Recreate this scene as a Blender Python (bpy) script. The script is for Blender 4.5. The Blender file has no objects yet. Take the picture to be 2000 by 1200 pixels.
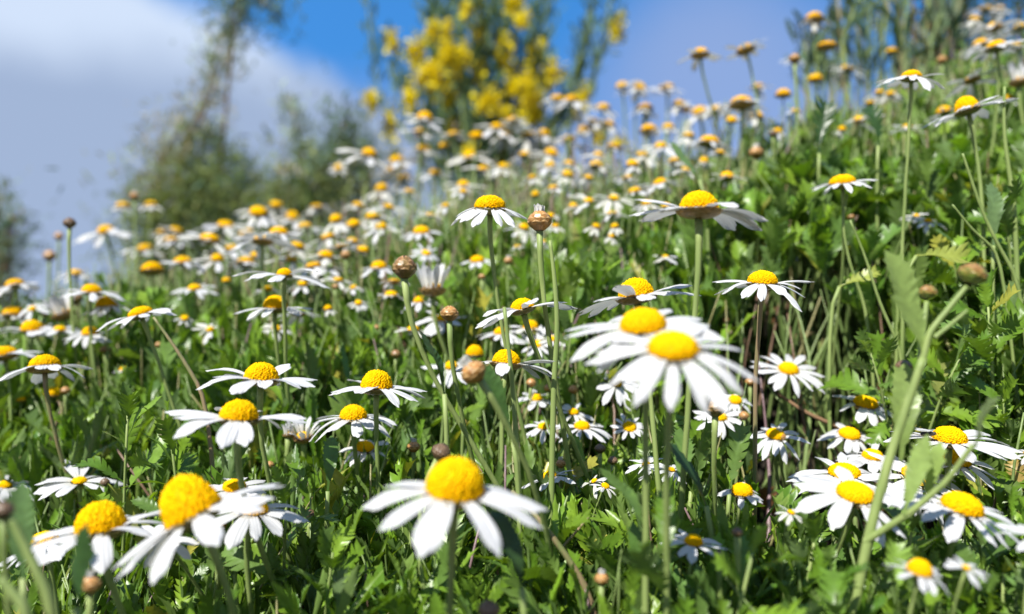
import bpy, math, random
import numpy as np
from mathutils import Vector, Matrix

random.seed(11)
rng = np.random.default_rng(11)
sc = bpy.context.scene
COL = sc.collection
R = math.radians

# ------------------------------------------------------------------ camera
FX = 1555.6                                  # focal length in pixels of the 2000 px wide photograph
cam_d = bpy.data.cameras.new("camera")
cam = bpy.data.objects.new("camera", cam_d)
COL.objects.link(cam)
cam.location = (0, 0, 0)
cam.rotation_euler = (R(90), 0, 0)
cam_d.sensor_width = 36
cam_d.lens = 28
cam_d.clip_start = 0.005
cam_d.clip_end = 2000
cam_d.dof.use_dof = True
cam_d.dof.focus_distance = 0.40
cam_d.dof.aperture_fstop = 4.6
sc.camera = cam

# ------------------------------------------------------------------ light, sky, exposure
SUN_EL, SUN_AZ = R(51), R(216)               # azimuth clockwise from +Y
sun_d = bpy.data.lights.new("sun", "SUN")
sun_d.energy = 5.0
sun_d.angle = R(0.5)
sun_d.color = (1.0, 0.965, 0.90)
sun = bpy.data.objects.new("sun", sun_d)
COL.objects.link(sun)
to_sun = Vector((math.sin(SUN_AZ) * math.cos(SUN_EL), math.cos(SUN_AZ) * math.cos(SUN_EL), math.sin(SUN_EL)))
sun.rotation_euler = to_sun.to_track_quat("Z", "Y").to_euler()
sun.location = to_sun * 20

sc.view_settings.view_transform = "Standard"
sc.view_settings.look = "None"
sc.view_settings.exposure = 0.68
sc.view_settings.gamma = 1.0
sc.cycles.use_denoising = True
sc.cycles.use_adaptive_sampling = False
sc.cycles.max_bounces = 8
sc.cycles.transmission_bounces = 6
sc.cycles.sample_clamp_indirect = 4.0


class NT:
    """A little helper to write node trees."""
    def __init__(self, tree):
        self.t = tree
        tree.nodes.clear()

    def n(self, kind, **kw):
        nd = self.t.nodes.new(kind)
        for k, v in kw.items():
            setattr(nd, k, v)
        return nd

    def l(self, a, b):
        self.t.links.new(a, b)

    def setv(self, sock, v):
        if hasattr(v, "is_output") or isinstance(v, bpy.types.NodeSocket):
            self.l(v, sock)
        else:
            sock.default_value = v

    def math(self, op, a, b=0.0, c=0.0, clamp=False):
        nd = self.n("ShaderNodeMath", operation=op, use_clamp=clamp)
        for s, v in zip(nd.inputs, (a, b, c)):
            self.setv(s, v)
        return nd.outputs[0]

    def mix(self, f, a, b):
        nd = self.n("ShaderNodeMix", data_type="RGBA")
        self.setv(nd.inputs["Factor"], f)
        self.setv(nd.inputs[6], a)
        self.setv(nd.inputs[7], b)
        return nd.outputs[2]

    def smooth(self, x, lo, hi):
        nd = self.n("ShaderNodeMapRange", interpolation_type="SMOOTHSTEP")
        self.setv(nd.inputs[0], x)
        nd.inputs[1].default_value = lo
        nd.inputs[2].default_value = hi
        return nd.outputs[0]

    def noise(self, vec, scale, detail=3, rough=0.5):
        nd = self.n("ShaderNodeTexNoise")
        if vec is not None:
            self.l(vec, nd.inputs["Vector"])
        nd.inputs["Scale"].default_value = scale
        nd.inputs["Detail"].default_value = detail
        nd.inputs["Roughness"].default_value = rough
        return nd


world = bpy.data.worlds.new("World")
sc.world = world
world.use_nodes = True
w = NT(world.node_tree)
tc = w.n("ShaderNodeTexCoord")
sky = w.n("ShaderNodeTexSky", sky_type="NISHITA")
sky.sun_disc = False
sky.sun_elevation = SUN_EL
sky.sun_rotation = SUN_AZ
sky.air_density = 1.0
sky.dust_density = 0.1
sky.ozone_density = 4.0
va = w.n("ShaderNodeVectorMath", operation="ADD")
w.l(tc.outputs["Generated"], va.inputs[0])
va.inputs[1].default_value = (0, 0, 0.55)     # the deep blue of the high sky
vn = w.n("ShaderNodeVectorMath", operation="NORMALIZE")
w.l(va.outputs[0], vn.inputs[0])
w.l(vn.outputs[0], sky.inputs[0])
sep = w.n("ShaderNodeSeparateXYZ")
w.l(tc.outputs["Generated"], sep.inputs[0])
X, Y, Z = sep.outputs
yy = w.math("MAXIMUM", w.math("ABSOLUTE", Y), 0.15)
U = w.math("DIVIDE", X, yy)
V = w.math("DIVIDE", Z, yy)
nz = w.noise(tc.outputs["Generated"], 3.2, 4, 0.55)
nz2 = w.noise(tc.outputs["Generated"], 7.5, 3, 0.5)
nn = w.math("SUBTRACT", nz.outputs["Fac"], 0.5)
nn2 = w.math("SUBTRACT", nz2.outputs["Fac"], 0.5)
# big cloud bank to the left, its top edge sinking to the right
edge = w.math("SUBTRACT", w.math("MULTIPLY_ADD", U, -0.42, 0.222), V)
edge = w.math("ADD", edge, w.math("MULTIPLY", nn, 0.16))
edge = w.math("ADD", edge, w.math("MULTIPLY", nn2, 0.05))
m1 = w.smooth(edge, -0.01, 0.055)
mside = w.smooth(U, -0.06, -0.17)
m1 = w.math("MULTIPLY", m1, mside)
# thin lavender veil low on the right
du = w.math("DIVIDE", w.math("SUBTRACT", U, 0.27), 0.16)
dv = w.math("DIVIDE", w.math("SUBTRACT", V, 0.255), 0.14)
rr = w.math("ADD", w.math("MULTIPLY", du, du), w.math("MULTIPLY", dv, dv))
rr = w.math("ADD", rr, w.math("MULTIPLY", nn, 1.2))
m2 = w.math("MULTIPLY", w.smooth(rr, 2.3, 0.0), 0.8)
low = w.math("MULTIPLY", w.smooth(V, 0.33, 0.17), 0.95)
m2 = w.math("MAXIMUM", m2, low)
# cloud body: bright upper part, blue grey underside
body = w.math("ADD", w.math("SUBTRACT", V, w.math("MULTIPLY_ADD", U, -0.12, 0.262)), w.math("MULTIPLY", nn, 0.13))
bright = w.smooth(body, -0.05, 0.05)
ccol = w.mix(bright, (0.23, 0.295, 0.425, 1), (0.41, 0.485, 0.61, 1))
bgs = w.n("ShaderNodeBackground")
tint = w.n("ShaderNodeMix", data_type="RGBA", blend_type="MULTIPLY")
tint.inputs["Factor"].default_value = 1.0
w.l(sky.outputs[0], tint.inputs[6])
tint.inputs[7].default_value = (0.42, 1.08, 1.42, 1)
w.l(tint.outputs[2], bgs.inputs[0])
bgs.inputs[1].default_value = 0.13
bgc = w.n("ShaderNodeBackground")
w.l(ccol, bgc.inputs[0])
bgc.inputs[1].default_value = 1.0
bgv = w.n("ShaderNodeBackground")
bgv.inputs[0].default_value = (0.205, 0.275, 0.46, 1)
bgv.inputs[1].default_value = 1.0
mx1 = w.n("ShaderNodeMixShader")
w.l(m2, mx1.inputs[0]); w.l(bgs.outputs[0], mx1.inputs[1]); w.l(bgv.outputs[0], mx1.inputs[2])
mx2 = w.n("ShaderNodeMixShader")
w.l(m1, mx2.inputs[0]); w.l(mx1.outputs[0], mx2.inputs[1]); w.l(bgc.outputs[0], mx2.inputs[2])
# broken cloud added out of view, overhead and behind, to neutralise the ambient light
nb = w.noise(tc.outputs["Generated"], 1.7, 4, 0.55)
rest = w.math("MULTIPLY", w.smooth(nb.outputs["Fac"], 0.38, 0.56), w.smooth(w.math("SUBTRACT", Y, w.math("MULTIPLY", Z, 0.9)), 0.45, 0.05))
bgo = w.n("ShaderNodeBackground")
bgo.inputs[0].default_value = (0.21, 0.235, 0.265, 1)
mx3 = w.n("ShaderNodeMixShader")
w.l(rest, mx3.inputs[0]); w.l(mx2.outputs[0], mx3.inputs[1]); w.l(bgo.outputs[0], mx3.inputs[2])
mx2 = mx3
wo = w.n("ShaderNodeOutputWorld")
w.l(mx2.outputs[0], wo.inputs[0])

# ------------------------------------------------------------------ materials


def mat(name):
    m = bpy.data.materials.new(name)
    m.use_nodes = True
    return m, NT(m.node_tree)


def finish(t, bsdf, trans_col=None, trans=0.0):
    out = t.n("ShaderNodeOutputMaterial")
    if trans > 0:
        tr = t.n("ShaderNodeBsdfTranslucent")
        t.setv(tr.inputs[0], trans_col)
        mx = t.n("ShaderNodeMixShader")
        mx.inputs[0].default_value = trans
        t.l(bsdf.outputs[0], mx.inputs[1]); t.l(tr.outputs[0], mx.inputs[2])
        t.l(mx.outputs[0], out.inputs[0])
    else:
        t.l(bsdf.outputs[0], out.inputs[0])


def leaf_mat(name, rough=0.36, trans=0.25, gain=(1.5, 1.5, 0.42), spec=0.42):
    """Leaf tissue: colour from the per-leaf attribute, paler below, light coming through."""
    m, t = mat(name)
    at = t.n("ShaderNodeAttribute", attribute_name="tint")
    tcd = t.n("ShaderNodeTexCoord")
    nz = t.noise(tcd.outputs["Object"], 260.0, 3)
    f = t.math("MULTIPLY_ADD", nz.outputs["Fac"], 0.9, 0.55)
    c = t.n("ShaderNodeVectorMath", operation="SCALE")
    t.l(at.outputs["Color"], c.inputs[0]); t.l(f, c.inputs[3])
    geo = t.n("ShaderNodeNewGeometry")
    col = t.mix(t.math("MULTIPLY", geo.outputs["Backfacing"], 0.35), c.outputs[0], (0.19, 0.25, 0.13, 1))
    b = t.n("ShaderNodeBsdfPrincipled")
    t.l(col, b.inputs["Base Color"])
    b.inputs["Roughness"].default_value = rough
    b.inputs["Specular IOR Level"].default_value = spec
    bp = t.n("ShaderNodeBump")
    bp.inputs["Strength"].default_value = 0.35
    bp.inputs["Distance"].default_value = 0.0006
    t.l(nz.outputs["Fac"], bp.inputs["Height"]); t.l(bp.outputs[0], b.inputs["Normal"])
    g = t.n("ShaderNodeVectorMath", operation="MULTIPLY")
    t.l(c.outputs[0], g.inputs[0]); g.inputs[1].default_value = gain
    finish(t, b, g.outputs[0], trans)
    return m


M_LEAF = leaf_mat("leaf_green")
M_SHRUB = leaf_mat("shrub_leaf", rough=0.6, trans=0.2, spec=0.2)
M_BLOSSOM = leaf_mat("broom_blossom", rough=0.6, trans=0.3, gain=(1.1, 1.05, 0.6), spec=0.2)


def stem_mat(name, c1, c2):
    m, t = mat(name)
    tcd = t.n("ShaderNodeTexCoord")
    mp = t.n("ShaderNodeMapping")
    t.l(tcd.outputs["Object"], mp.inputs[0])
    mp.inputs["Scale"].default_value = (500, 500, 18)
    nz = t.noise(mp.outputs[0], 1.0, 3)
    nb = t.noise(tcd.outputs["Object"], 14.0, 2)
    f = t.math("ADD", t.math("MULTIPLY", nz.outputs["Fac"], 0.6), t.math("MULTIPLY", nb.outputs["Fac"], 0.6))
    col = t.mix(t.smooth(f, 0.4, 0.8), c1, c2)
    b = t.n("ShaderNodeBsdfPrincipled")
    t.l(col, b.inputs["Base Color"])
    b.inputs["Roughness"].default_value = 0.5
    b.inputs["Specular IOR Level"].default_value = 0.35
    bp = t.n("ShaderNodeBump")
    bp.inputs["Strength"].default_value = 0.5
    bp.inputs["Distance"].default_value = 0.0005
    t.l(nz.outputs["Fac"], bp.inputs["Height"]); t.l(bp.outputs[0], b.inputs["Normal"])
    finish(t, b)
    return m


M_STEM = stem_mat("stem_green", (0.16, 0.225, 0.06, 1), (0.27, 0.335, 0.11, 1))
M_STEM_RED = stem_mat("stem_reddish", (0.17, 0.20, 0.07, 1), (0.30, 0.19, 0.12, 1))

# petal
M_PETAL, t = mat("petal_white")
tcd = t.n("ShaderNodeTexCoord")
sp = t.n("ShaderNodeSeparateXYZ")
t.l(tcd.outputs["Object"], sp.inputs[0])
nzp = t.noise(tcd.outputs["Object"], 2.2, 2)
st = t.math("SINE", t.math("MULTIPLY_ADD", sp.outputs[1], 115.0, t.math("MULTIPLY", nzp.outputs["Fac"], 3.0)))
inner = t.smooth(sp.outputs[0], 0.44, 0.22)
base = t.mix(t.math("MULTIPLY", inner, 0.55), (0.62, 0.62, 0.63, 1), (0.60, 0.58, 0.46, 1))
mot = t.smooth(nzp.outputs["Fac"], 0.35, 0.75)
base = t.mix(t.math("MULTIPLY", mot, 0.16), base, (0.50, 0.49, 0.46, 1))
b = t.n("ShaderNodeBsdfPrincipled")
t.l(base, b.inputs["Base Color"])
b.inputs["Roughness"].default_value = 0.55
b.inputs["Specular IOR Level"].default_value = 0.25
bp = t.n("ShaderNodeBump")
bp.inputs["Strength"].default_value = 0.22
bp.inputs["Distance"].default_value = 0.0006
t.l(st, bp.inputs["Height"]); t.l(bp.outputs[0], b.inputs["Normal"])
finish(t, b, (0.68, 0.68, 0.66, 1), 0.24)

# disc florets
M_DISC, t = mat("disc_yellow")
at = t.n("ShaderNodeAttribute", attribute_name="tint")
b = t.n("ShaderNodeBsdfPrincipled")
t.l(at.outputs["Color"], b.inputs["Base Color"])
b.inputs["Roughness"].default_value = 0.6
b.inputs["Specular IOR Level"].default_value = 0.04
finish(t, b, at.outputs["Color"], 0.12)

# bracts of buds and of the cup under a flower
M_BRACT, t = mat("bract_brown")
at = t.n("ShaderNodeAttribute", attribute_name="tint")
tcd = t.n("ShaderNodeTexCoord")
nz = t.noise(tcd.outputs["Object"], 6.0, 4, 0.65)
col = t.n("ShaderNodeVectorMath", operation="SCALE")
t.l(at.outputs["Color"], col.inputs[0])
t.l(t.math("MULTIPLY_ADD", nz.outputs["Fac"], 1.1, 0.4), col.inputs[3])
b = t.n("ShaderNodeBsdfPrincipled")
t.l(col.outputs[0], b.inputs["Base Color"])
b.inputs["Roughness"].default_value = 0.38
finish(t, b)

# soil
M_SOIL, t = mat("soil")
tcd = t.n("ShaderNodeTexCoord")
n1 = t.noise(tcd.outputs["Object"], 60.0, 6, 0.65)
n2 = t.noise(tcd.outputs["Object"], 6.0, 3)
col = t.mix(t.smooth(n1.outputs["Fac"], 0.35, 0.7), (0.010, 0.007, 0.004, 1), (0.045, 0.029, 0.017, 1))
col = t.mix(t.smooth(n2.outputs["Fac"], 0.45, 0.7), col, (0.03, 0.035, 0.012, 1))
b = t.n("ShaderNodeBsdfPrincipled")
t.l(col, b.inputs["Base Color"])
b.inputs["Roughness"].default_value = 0.95
bp = t.n("ShaderNodeBump")
bp.inputs["Strength"].default_value = 0.8
bp.inputs["Distance"].default_value = 0.01
t.l(n1.outputs["Fac"], bp.inputs["Height"]); t.l(bp.outputs[0], b.inputs["Normal"])
finish(t, b)


def plain_mat(name, c, rough=0.5, spec=0.4):
    m, t = mat(name)
    tcd = t.n("ShaderNodeTexCoord")
    nz = t.noise(tcd.outputs["Object"], 900.0, 3)
    col = t.mix(nz.outputs["Fac"], tuple(0.6 * v for v in c) + (1,), tuple(min(1, 1.4 * v) for v in c) + (1,))
    b = t.n("ShaderNodeBsdfPrincipled")
    t.l(col, b.inputs["Base Color"])
    b.inputs["Roughness"].default_value = rough
    b.inputs["Specular IOR Level"].default_value = spec
    finish(t, b)
    return m


M_FLY = plain_mat("fly_body", (0.03, 0.025, 0.02), 0.35)
M_WING = plain_mat("fly_wing", (0.25, 0.24, 0.22), 0.25)
M_WOOD = plain_mat("twig_brown", (0.20, 0.12, 0.065), 0.8, 0.2)

# ------------------------------------------------------------------ mesh helpers


def mesh_np(name, verts, tris, material, tint=None, smooth=True):
    verts = np.asarray(verts, np.float32)
    tris = np.asarray(tris, np.int32)
    me = bpy.data.meshes.new(name)
    me.vertices.add(len(verts))
    me.vertices.foreach_set("co", verts.ravel())
    k = tris.shape[1]
    me.loops.add(tris.size)
    me.loops.foreach_set("vertex_index", tris.ravel())
    me.polygons.add(len(tris))
    me.polygons.foreach_set("loop_start", np.arange(0, tris.size, k, dtype=np.int32))
    me.polygons.foreach_set("use_smooth", np.full(len(tris), smooth, bool))
    if tint is not None:
        a = me.attributes.new("tint", "FLOAT_COLOR", "POINT")
        tt = np.ones((len(verts), 4), np.float32)
        tt[:, :3] = tint
        a.data.foreach_set("color", tt.ravel())
    me.materials.append(material)
    me.update(calc_edges=True)
    me.validate()
    return me


class Acc:
    """Gathers pieces (verts, tris, tint) into one mesh."""
    def __init__(self):
        self.v, self.f, self.c, self.n = [], [], [], 0

    def add(self, v, f, c=(1, 1, 1)):
        v = np.asarray(v, np.float32); f = np.asarray(f, np.int64)
        self.v.append(v); self.f.append(f + self.n)
        cc = np.empty((len(v), 3), np.float32); cc[:] = c
        self.c.append(cc); self.n += len(v)

    def mesh(self, name, material, smooth=True):
        return mesh_np(name, np.concatenate(self.v), np.concatenate(self.f), material, np.concatenate(self.c), smooth)


def tube(pts, radii, sides=8, cap=True):
    pts = np.asarray(pts, float); n = len(pts)
    tan = np.gradient(pts, axis=0)
    tan /= np.linalg.norm(tan, axis=1)[:, None] + 1e-12
    ref = np.array([0.31, 0.95, 0.05])
    a = np.cross(tan, ref); a /= np.linalg.norm(a, axis=1)[:, None] + 1e-12
    b_ = np.cross(tan, a)
    th = np.arange(sides) * 2 * math.pi / sides
    ring = a[:, None, :] * np.cos(th)[None, :, None] + b_[:, None, :] * np.sin(th)[None, :, None]
    v = pts[:, None, :] + ring * np.asarray(radii, float)[:, None, None]
    v = v.reshape(-1, 3)
    i = np.arange(n - 1)[:, None] * sides; j = np.arange(sides)[None, :]; j2 = (j + 1) % sides
    A, B, C, D = i + j, i + j2, i + sides + j2, i + sides + j
    f = np.concatenate([np.stack([A, B, C], -1).reshape(-1, 3), np.stack([A, C, D], -1).reshape(-1, 3)])
    if cap:
        v = np.concatenate([v, pts[-1:]])
        k = len(v) - 1; s = (n - 1) * sides
        f = np.concatenate([f, np.array([[s + q, s + (q + 1) % sides, k] for q in range(sides)])])
    return v, f


def bez(p0, p1, p2, p3, n):
    t_ = np.linspace(0, 1, n)[:, None]
    p0, p1, p2, p3 = (np.asarray(p, float) for p in (p0, p1, p2, p3))
    return (1 - t_) ** 3 * p0 + 3 * (1 - t_) ** 2 * t_ * p1 + 3 * (1 - t_) * t_ ** 2 * p2 + t_ ** 3 * p3


def link(name, me, parent=None, M=None):
    o = bpy.data.objects.new(name, me)
    COL.objects.link(o)
    if parent is not None:
        o.parent = parent
    if M is not None:
        o.matrix_basis = M
    return o


def tag(o, label=None, cat=None, group=None, kind=None):
    if label: o["label"] = label
    if cat: o["category"] = cat
    if group: o["group"] = group
    if kind: o["kind"] = kind
    return o


def thing(name, loc, label, cat, group=None):
    o = link(name, None)
    o.location = loc
    return tag(o, label, cat, group)


def at(px, py, d):
    """The point of the place that the photograph shows at this pixel, D metres ahead."""
    return np.array([(px - 1000) / FX * d, d, (600 - py) / FX * d])


# ------------------------------------------------------------------ the bank: height of the leaf canopy and of the soil
_YS = np.array([-1, 0.2, 0.3, 0.4, 0.5, 0.6, 0.7, 0.8, 1.0, 1.3, 3.0])
_ZS = np.array([-0.30, -0.13, -0.118, -0.088, -0.045, 0.022, 0.082, 0.133, 0.215, 0.31, 0.80])
_US = np.array([-0.9, -0.64, -0.5, -0.4, -0.28, -0.17, 0.0, 0.2, 0.4, 0.5, 0.64, 0.9])
_YR = np.array([0.75, 0.80, 0.92, 0.89, 0.88, 0.96, 1.0, 0.93, 0.90, 0.95, 1.05, 1.1])


def canopy(x, y):
    x = np.asarray(x, float); y = np.asarray(y, float)
    u = np.clip(x / np.maximum(y, 0.05), -0.9, 0.9)
    yr = np.interp(u, _US, _YR)
    ye = np.minimum(y, yr)
    z = np.interp(ye, _YS, _ZS) + 0.21 * np.clip(x, -2, 2)
    z = z - 0.065 * np.exp(-(((x - 0.205) / 0.09) ** 2 + ((y - 0.46) / 0.10) ** 2))
    z = z - 0.028 * np.exp(-(((x - 0.04) / 0.07) ** 2 + ((y - 0.47) / 0.07) ** 2))
    over = np.maximum(y - yr, 0)
    z = z - 0.028 * np.clip((y / yr - 0.72) / 0.25, 0, 1) * np.clip((0.30 - u) / 0.2, 0, 1)
    return z - over * 0.55


def soil(x, y):
    x = np.asarray(x, float); y = np.asarray(y, float)
    s = canopy(x, y) - 0.20 + 0.012 * np.sin(31 * x + 5 * y) * np.cos(23 * y - 9 * x)
    far = np.clip((np.hypot(x, y) - 1.2) / 2.0, 0, 1)
    return np.maximum(s, -0.75) * (1 - far) + far * (-0.75)


def axis_grid(lo, hi, fine_lo, fine_hi, step, n):
    a = np.arange(fine_lo, fine_hi + 1e-6, step)
    l = fine_lo - np.geomspace(step, fine_lo - lo, n)[::-1]
    h = fine_hi + np.geomspace(step, hi - fine_hi, n)
    return np.concatenate([l, a, h])


gx = axis_grid(-400, 400, -1.6, 1.6, 0.02, 24)
gy = axis_grid(-60, 900, -0.4, 2.4, 0.02, 24)
GX, GY = np.meshgrid(gx, gy)
GZ = soil(GX, GY) + rng.normal(0, 0.002, GX.shape)
gv = np.stack([GX, GY, GZ], -1).reshape(-1, 3)
nx = len(gx)
ii = (np.arange(len(gy) - 1)[:, None] * nx + np.arange(nx - 1)[None, :]).ravel()
gf = np.stack([ii, ii + 1, ii + nx + 1, ii + nx], -1)
tag(link("ground", mesh_np("ground", gv, gf, M_SOIL)), kind="structure")

# ------------------------------------------------------------------ leaves


def leaf_shape(kind, seed):
    """One leaf along +Y, length 1, facing +Z: lobed or toothed outline, folded and arched."""
    r = np.random.default_rng(seed)
    if kind == "lobed":
        K, half, notch, fwd = 6, r.uniform(0.20, 0.27), 0.28, 0.55
    elif kind == "toothed":
        K, half, notch, fwd = 9, r.uniform(0.125, 0.16), 0.80, 0.45
    else:                                    # narrow
        K, half, notch, fwd = 5, r.uniform(0.07, 0.10), 0.72, 0.4
    c = r.uniform(-0.25, 1.1)
    fold = r.uniform(0.1, 0.45)
    tw = r.uniform(-0.5, 0.5)
    V_, F_ = [], []

    def env(t_):
        return half * (0.16 + 0.84 * math.sin(math.pi * min(1, max(0, (t_ - 0.10) / 0.95)) ** 1.15) ** 0.9) if t_ > 0.1 else half * 0.13

    ts = [0.0] + [0.16 + 0.76 * k / K for k in range(K + 1)]
    mids = []
    for t_ in ts:
        mids.append(len(V_)); V_.append((0, t_, 0))
    tip = len(V_); V_.append((0, 1.02, 0))
    for s in (-1, 1):
        prev = None
        w0 = env(0.0)
        p0 = len(V_); V_.append((s * w0, 0.0, 0))
        p1 = len(V_); V_.append((s * env(ts[1]) * notch * 0.6, ts[1], 0))
        fs = [(mids[0], p0, p1), (mids[0], p1, mids[1])]
        for k in range(1, K + 1):
            ta, tb = ts[k], ts[k + 1]
            dt = tb - ta
            e = env((ta + tb) / 2) * r.uniform(0.82, 1.15)
            f_ = fwd * e
            a_ = len(V_); V_.append((s * e * 0.80, ta + dt * 0.22 + f_ * 0.55, 0))
            b__ = len(V_); V_.append((s * e, ta + dt * 0.62 + f_, 0))
            en = env(tb) * notch
            if k == K:
                en *= 0.8
            n_ = len(V_); V_.append((s * en, tb + fwd * en * 0.35, 0))
            fs += [(mids[k], p1, a_), (mids[k], a_, b__), (mids[k], b__, n_), (mids[k], n_, mids[k + 1])]
            p1 = n_
        fs.append((mids[K + 1], p1, tip))
        for f3 in fs:
            F_.append(f3 if s > 0 else f3[::-1])
    v = np.array(V_, float)
    x, y = v[:, 0].copy(), v[:, 1].copy()
    z = fold * np.abs(x) + 0.05 * half / 0.2 * np.sin(9 * y + r.uniform(0, 6)) * np.abs(x) / half
    ang = tw * y
    x2 = x * np.cos(ang) - z * np.sin(ang); z2 = x * np.sin(ang) + z * np.cos(ang)
    ph = c * y
    if abs(c) < 1e-3:
        c = 1e-3
    yy_ = np.sin(ph) / c + z2 * np.sin(ph); zz = -(1 - np.cos(ph)) / c + z2 * np.cos(ph)
    # F_ with s>0: (mid, out, ...) wound so that normals point +Z
    return np.stack([x2, yy_, zz], -1), np.array(F_)


LEAVES = {k: [leaf_shape(k, 100 * i + j) for j in range(6)] for i, k in enumerate(("lobed", "toothed", "narrow"))}


def frames(d, up):
    """Rotation matrices whose columns are X, Y=d, Z~up."""
    d = d / (np.linalg.norm(d, axis=1)[:, None] + 1e-9)
    z = up - (up * d).sum(1)[:, None] * d
    z /= np.linalg.norm(z, axis=1)[:, None] + 1e-9
    x = np.cross(d, z)
    return np.stack([x, d, z], -1)


def green(n, r, dark=0.0):
    """Per-leaf colours: mostly mid green, some lime, a few yellow or brown."""
    h = r.random(n)
    a = np.array([0.060, 0.135, 0.010]); b_ = np.array([0.215, 0.345, 0.030]); c_ = np.array([0.100, 0.175, 0.036])
    t_ = r.beta(1.6, 1.8, n)[:, None]
    col = a * (1 - t_) + b_ * t_
    col = np.where((h < 0.22)[:, None], c_ * (0.8 + 0.5 * t_), col)
    col = np.where((h > 0.975)[:, None], np.array([0.30, 0.30, 0.045]) * (0.7 + 0.5 * t_), col)
    return col


def scatter_leaves(acc, pos, d, up, length, kinds, tint, widths=None):
    Rm = frames(d, up)
    for kname in ("lobed", "toothed", "narrow"):
        for j in range(6):
            sel = np.where(kinds == (("lobed", "toothed", "narrow").index(kname) * 6 + j))[0]
            if not len(sel):
                continue
            tv, tf = LEAVES[kname][j]
            S = tv[None] * length[sel][:, None, None]
            if widths is not None:
                S = S * np.stack([widths[sel], np.ones(len(sel)), np.ones(len(sel))], -1)[:, None, :]
            vv = np.einsum("nij,nvj->nvi", Rm[sel], S) + pos[sel][:, None, :]
            m_ = tv.shape[0]
            ff = tf[None] + (np.arange(len(sel)) * m_)[:, None, None]
            acc.add(vv.reshape(-1, 3), ff.reshape(-1, 3), np.repeat(tint[sel], m_, axis=0))


def shoot_leaves(r, base, tip, n, lmax, lobed=0.55, spread=1.0, start=0.15):
    """Leaf positions, directions, lengths round one shoot from base to tip."""
    ax = tip - base
    h = np.linalg.norm(ax); ax = ax / h
    s = np.linspace(start, 1.0, n) ** 0.8
    az = np.arange(n) * 2.39996 + r.uniform(0, 6.28)
    el = (R(58) * (1 - s) + R(16)) * spread + r.normal(0, 0.16, n)
    ref = np.array([0.2, 0.9, 0.1]); a = np.cross(ax, ref); a /= np.linalg.norm(a); b_ = np.cross(ax, a)
    rad = a[None] * np.cos(az)[:, None] + b_[None] * np.sin(az)[:, None]
    d = ax[None] * np.cos(el)[:, None] + rad * np.sin(el)[:, None]
    pos = base[None] + ax[None] * (h * (start + (0.98 - start) * s))[:, None]
    up = ax[None] * 1.0 - rad * 0.15 + r.normal(0, 0.25, (n, 3))
    ln = lmax * (1.0 - 0.55 * s ** 3) * r.uniform(0.65, 1.15, n)
    kd = np.where(r.random(n) < lobed, r.integers(0, 6, n), np.where(r.random(n) < 0.6, 6 + r.integers(0, 6, n), 12 + r.integers(0, 6, n)))
    return pos, d, up, ln, kd


# ------------------------------------------------------------------ daisy parts (shared meshes)


def petal_shape(seed):
    """One ray petal along +X from radius 0.2 to 1: grooved, blunt, toothed tip, bent."""
    r = np.random.default_rng(seed)
    nl, nw = 11, 7
    W = r.uniform(0.105, 0.135)
    bend = r.uniform(-0.02, 0.16); cup = r.uniform(-0.25, 0.35); side = r.uniform(-0.05, 0.05); tw = r.uniform(-0.35, 0.35)
    v = np.zeros((nl, nw, 3))
    for i in range(nl):
        t_ = i / (nl - 1)
        prof = (0.42 + 0.58 * math.sin(min(1, t_ / 0.62) * math.pi / 2)) * (1 if t_ < 0.72 else math.sqrt(max(0.0, 1 - ((t_ - 0.72) / 0.285) ** 2)))
        for j in range(nw):
            q = j / (nw - 1) * 2 - 1
            yv = q * W * prof
            tooth = -0.022 * math.cos(q * math.pi * 2.0) * (t_ > 0.93)
            xv = 0.20 + 0.80 * t_ + tooth - 0.035 * q * q * (t_ > 0.7)
            zv = 0.016 * math.cos(q * 2.5 * math.pi) * math.sin(t_ * math.pi) ** 0.5 * 0.8 - cup * abs(q) ** 2 * W * prof * 0.8
            a = tw * t_
            yv, zv = yv * math.cos(a) - zv * math.sin(a), yv * math.sin(a) + zv * math.cos(a)
            v[i, j] = (xv, yv + side * t_ ** 2, zv - bend * t_ ** 2 + 0.03 * math.sin(t_ * math.pi))
    i = np.arange(nl - 1)[:, None] * nw; j = np.arange(nw - 1)[None, :]
    A = (i + j).ravel()
    f = np.stack([A, A + nw, A + nw + 1, A + 1], -1)
    return v.reshape(-1, 3), f


PETAL_V = [petal_shape(s) for s in range(12)]
PETALS = [mesh_np("petal", v, f, M_PETAL) for v, f in PETAL_V]


def ring_mesh(seed, n, droop):
    """All rays of a far flower in one mesh, joined on a little collar."""
    r = np.random.default_rng(seed)
    V_, F_, k = [], [], 0
    gap = r.integers(0, n) if seed % 3 == 0 else -9
    for q in range(n):
        if q - gap in (0, 1, 2) or r.random() < 0.07:
            continue
        v, f = PETAL_V[r.integers(0, 12)]
        v = v.reshape(11, 7, 3)[[0, 3, 6, 8, 9, 10]][:, [0, 2, 3, 4, 6]].reshape(-1, 3).copy()
        ii = (np.arange(5)[:, None] * 5 + np.arange(4)[None]).ravel()
        f = np.stack([ii, ii + 5, ii + 6, ii + 1], -1)
        a = 2 * math.pi * (q + r.uniform(-.3, .3)) / n; dr = R(droop + r.normal(0, 13))
        m_ = np.array(Matrix.Rotation(a, 3, "Z") @ Matrix.Rotation(dr, 3, "Y"))
        V_.append(v @ m_.T * np.array([1, 1, 1]) * r.uniform(0.75, 1.1)); F_.append(f + k); k += len(v)
    return mesh_np("petal_ring", np.concatenate(V_), np.concatenate(F_), M_PETAL)


RINGS = [ring_mesh(40 + i, n, dr) for i, (n, dr) in enumerate([(12, 4), (14, 14), (11, -4), (13, 24), (9, 8), (12, 35), (8, 48), (10, 18), (14, 0), (7, 10)])]


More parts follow.
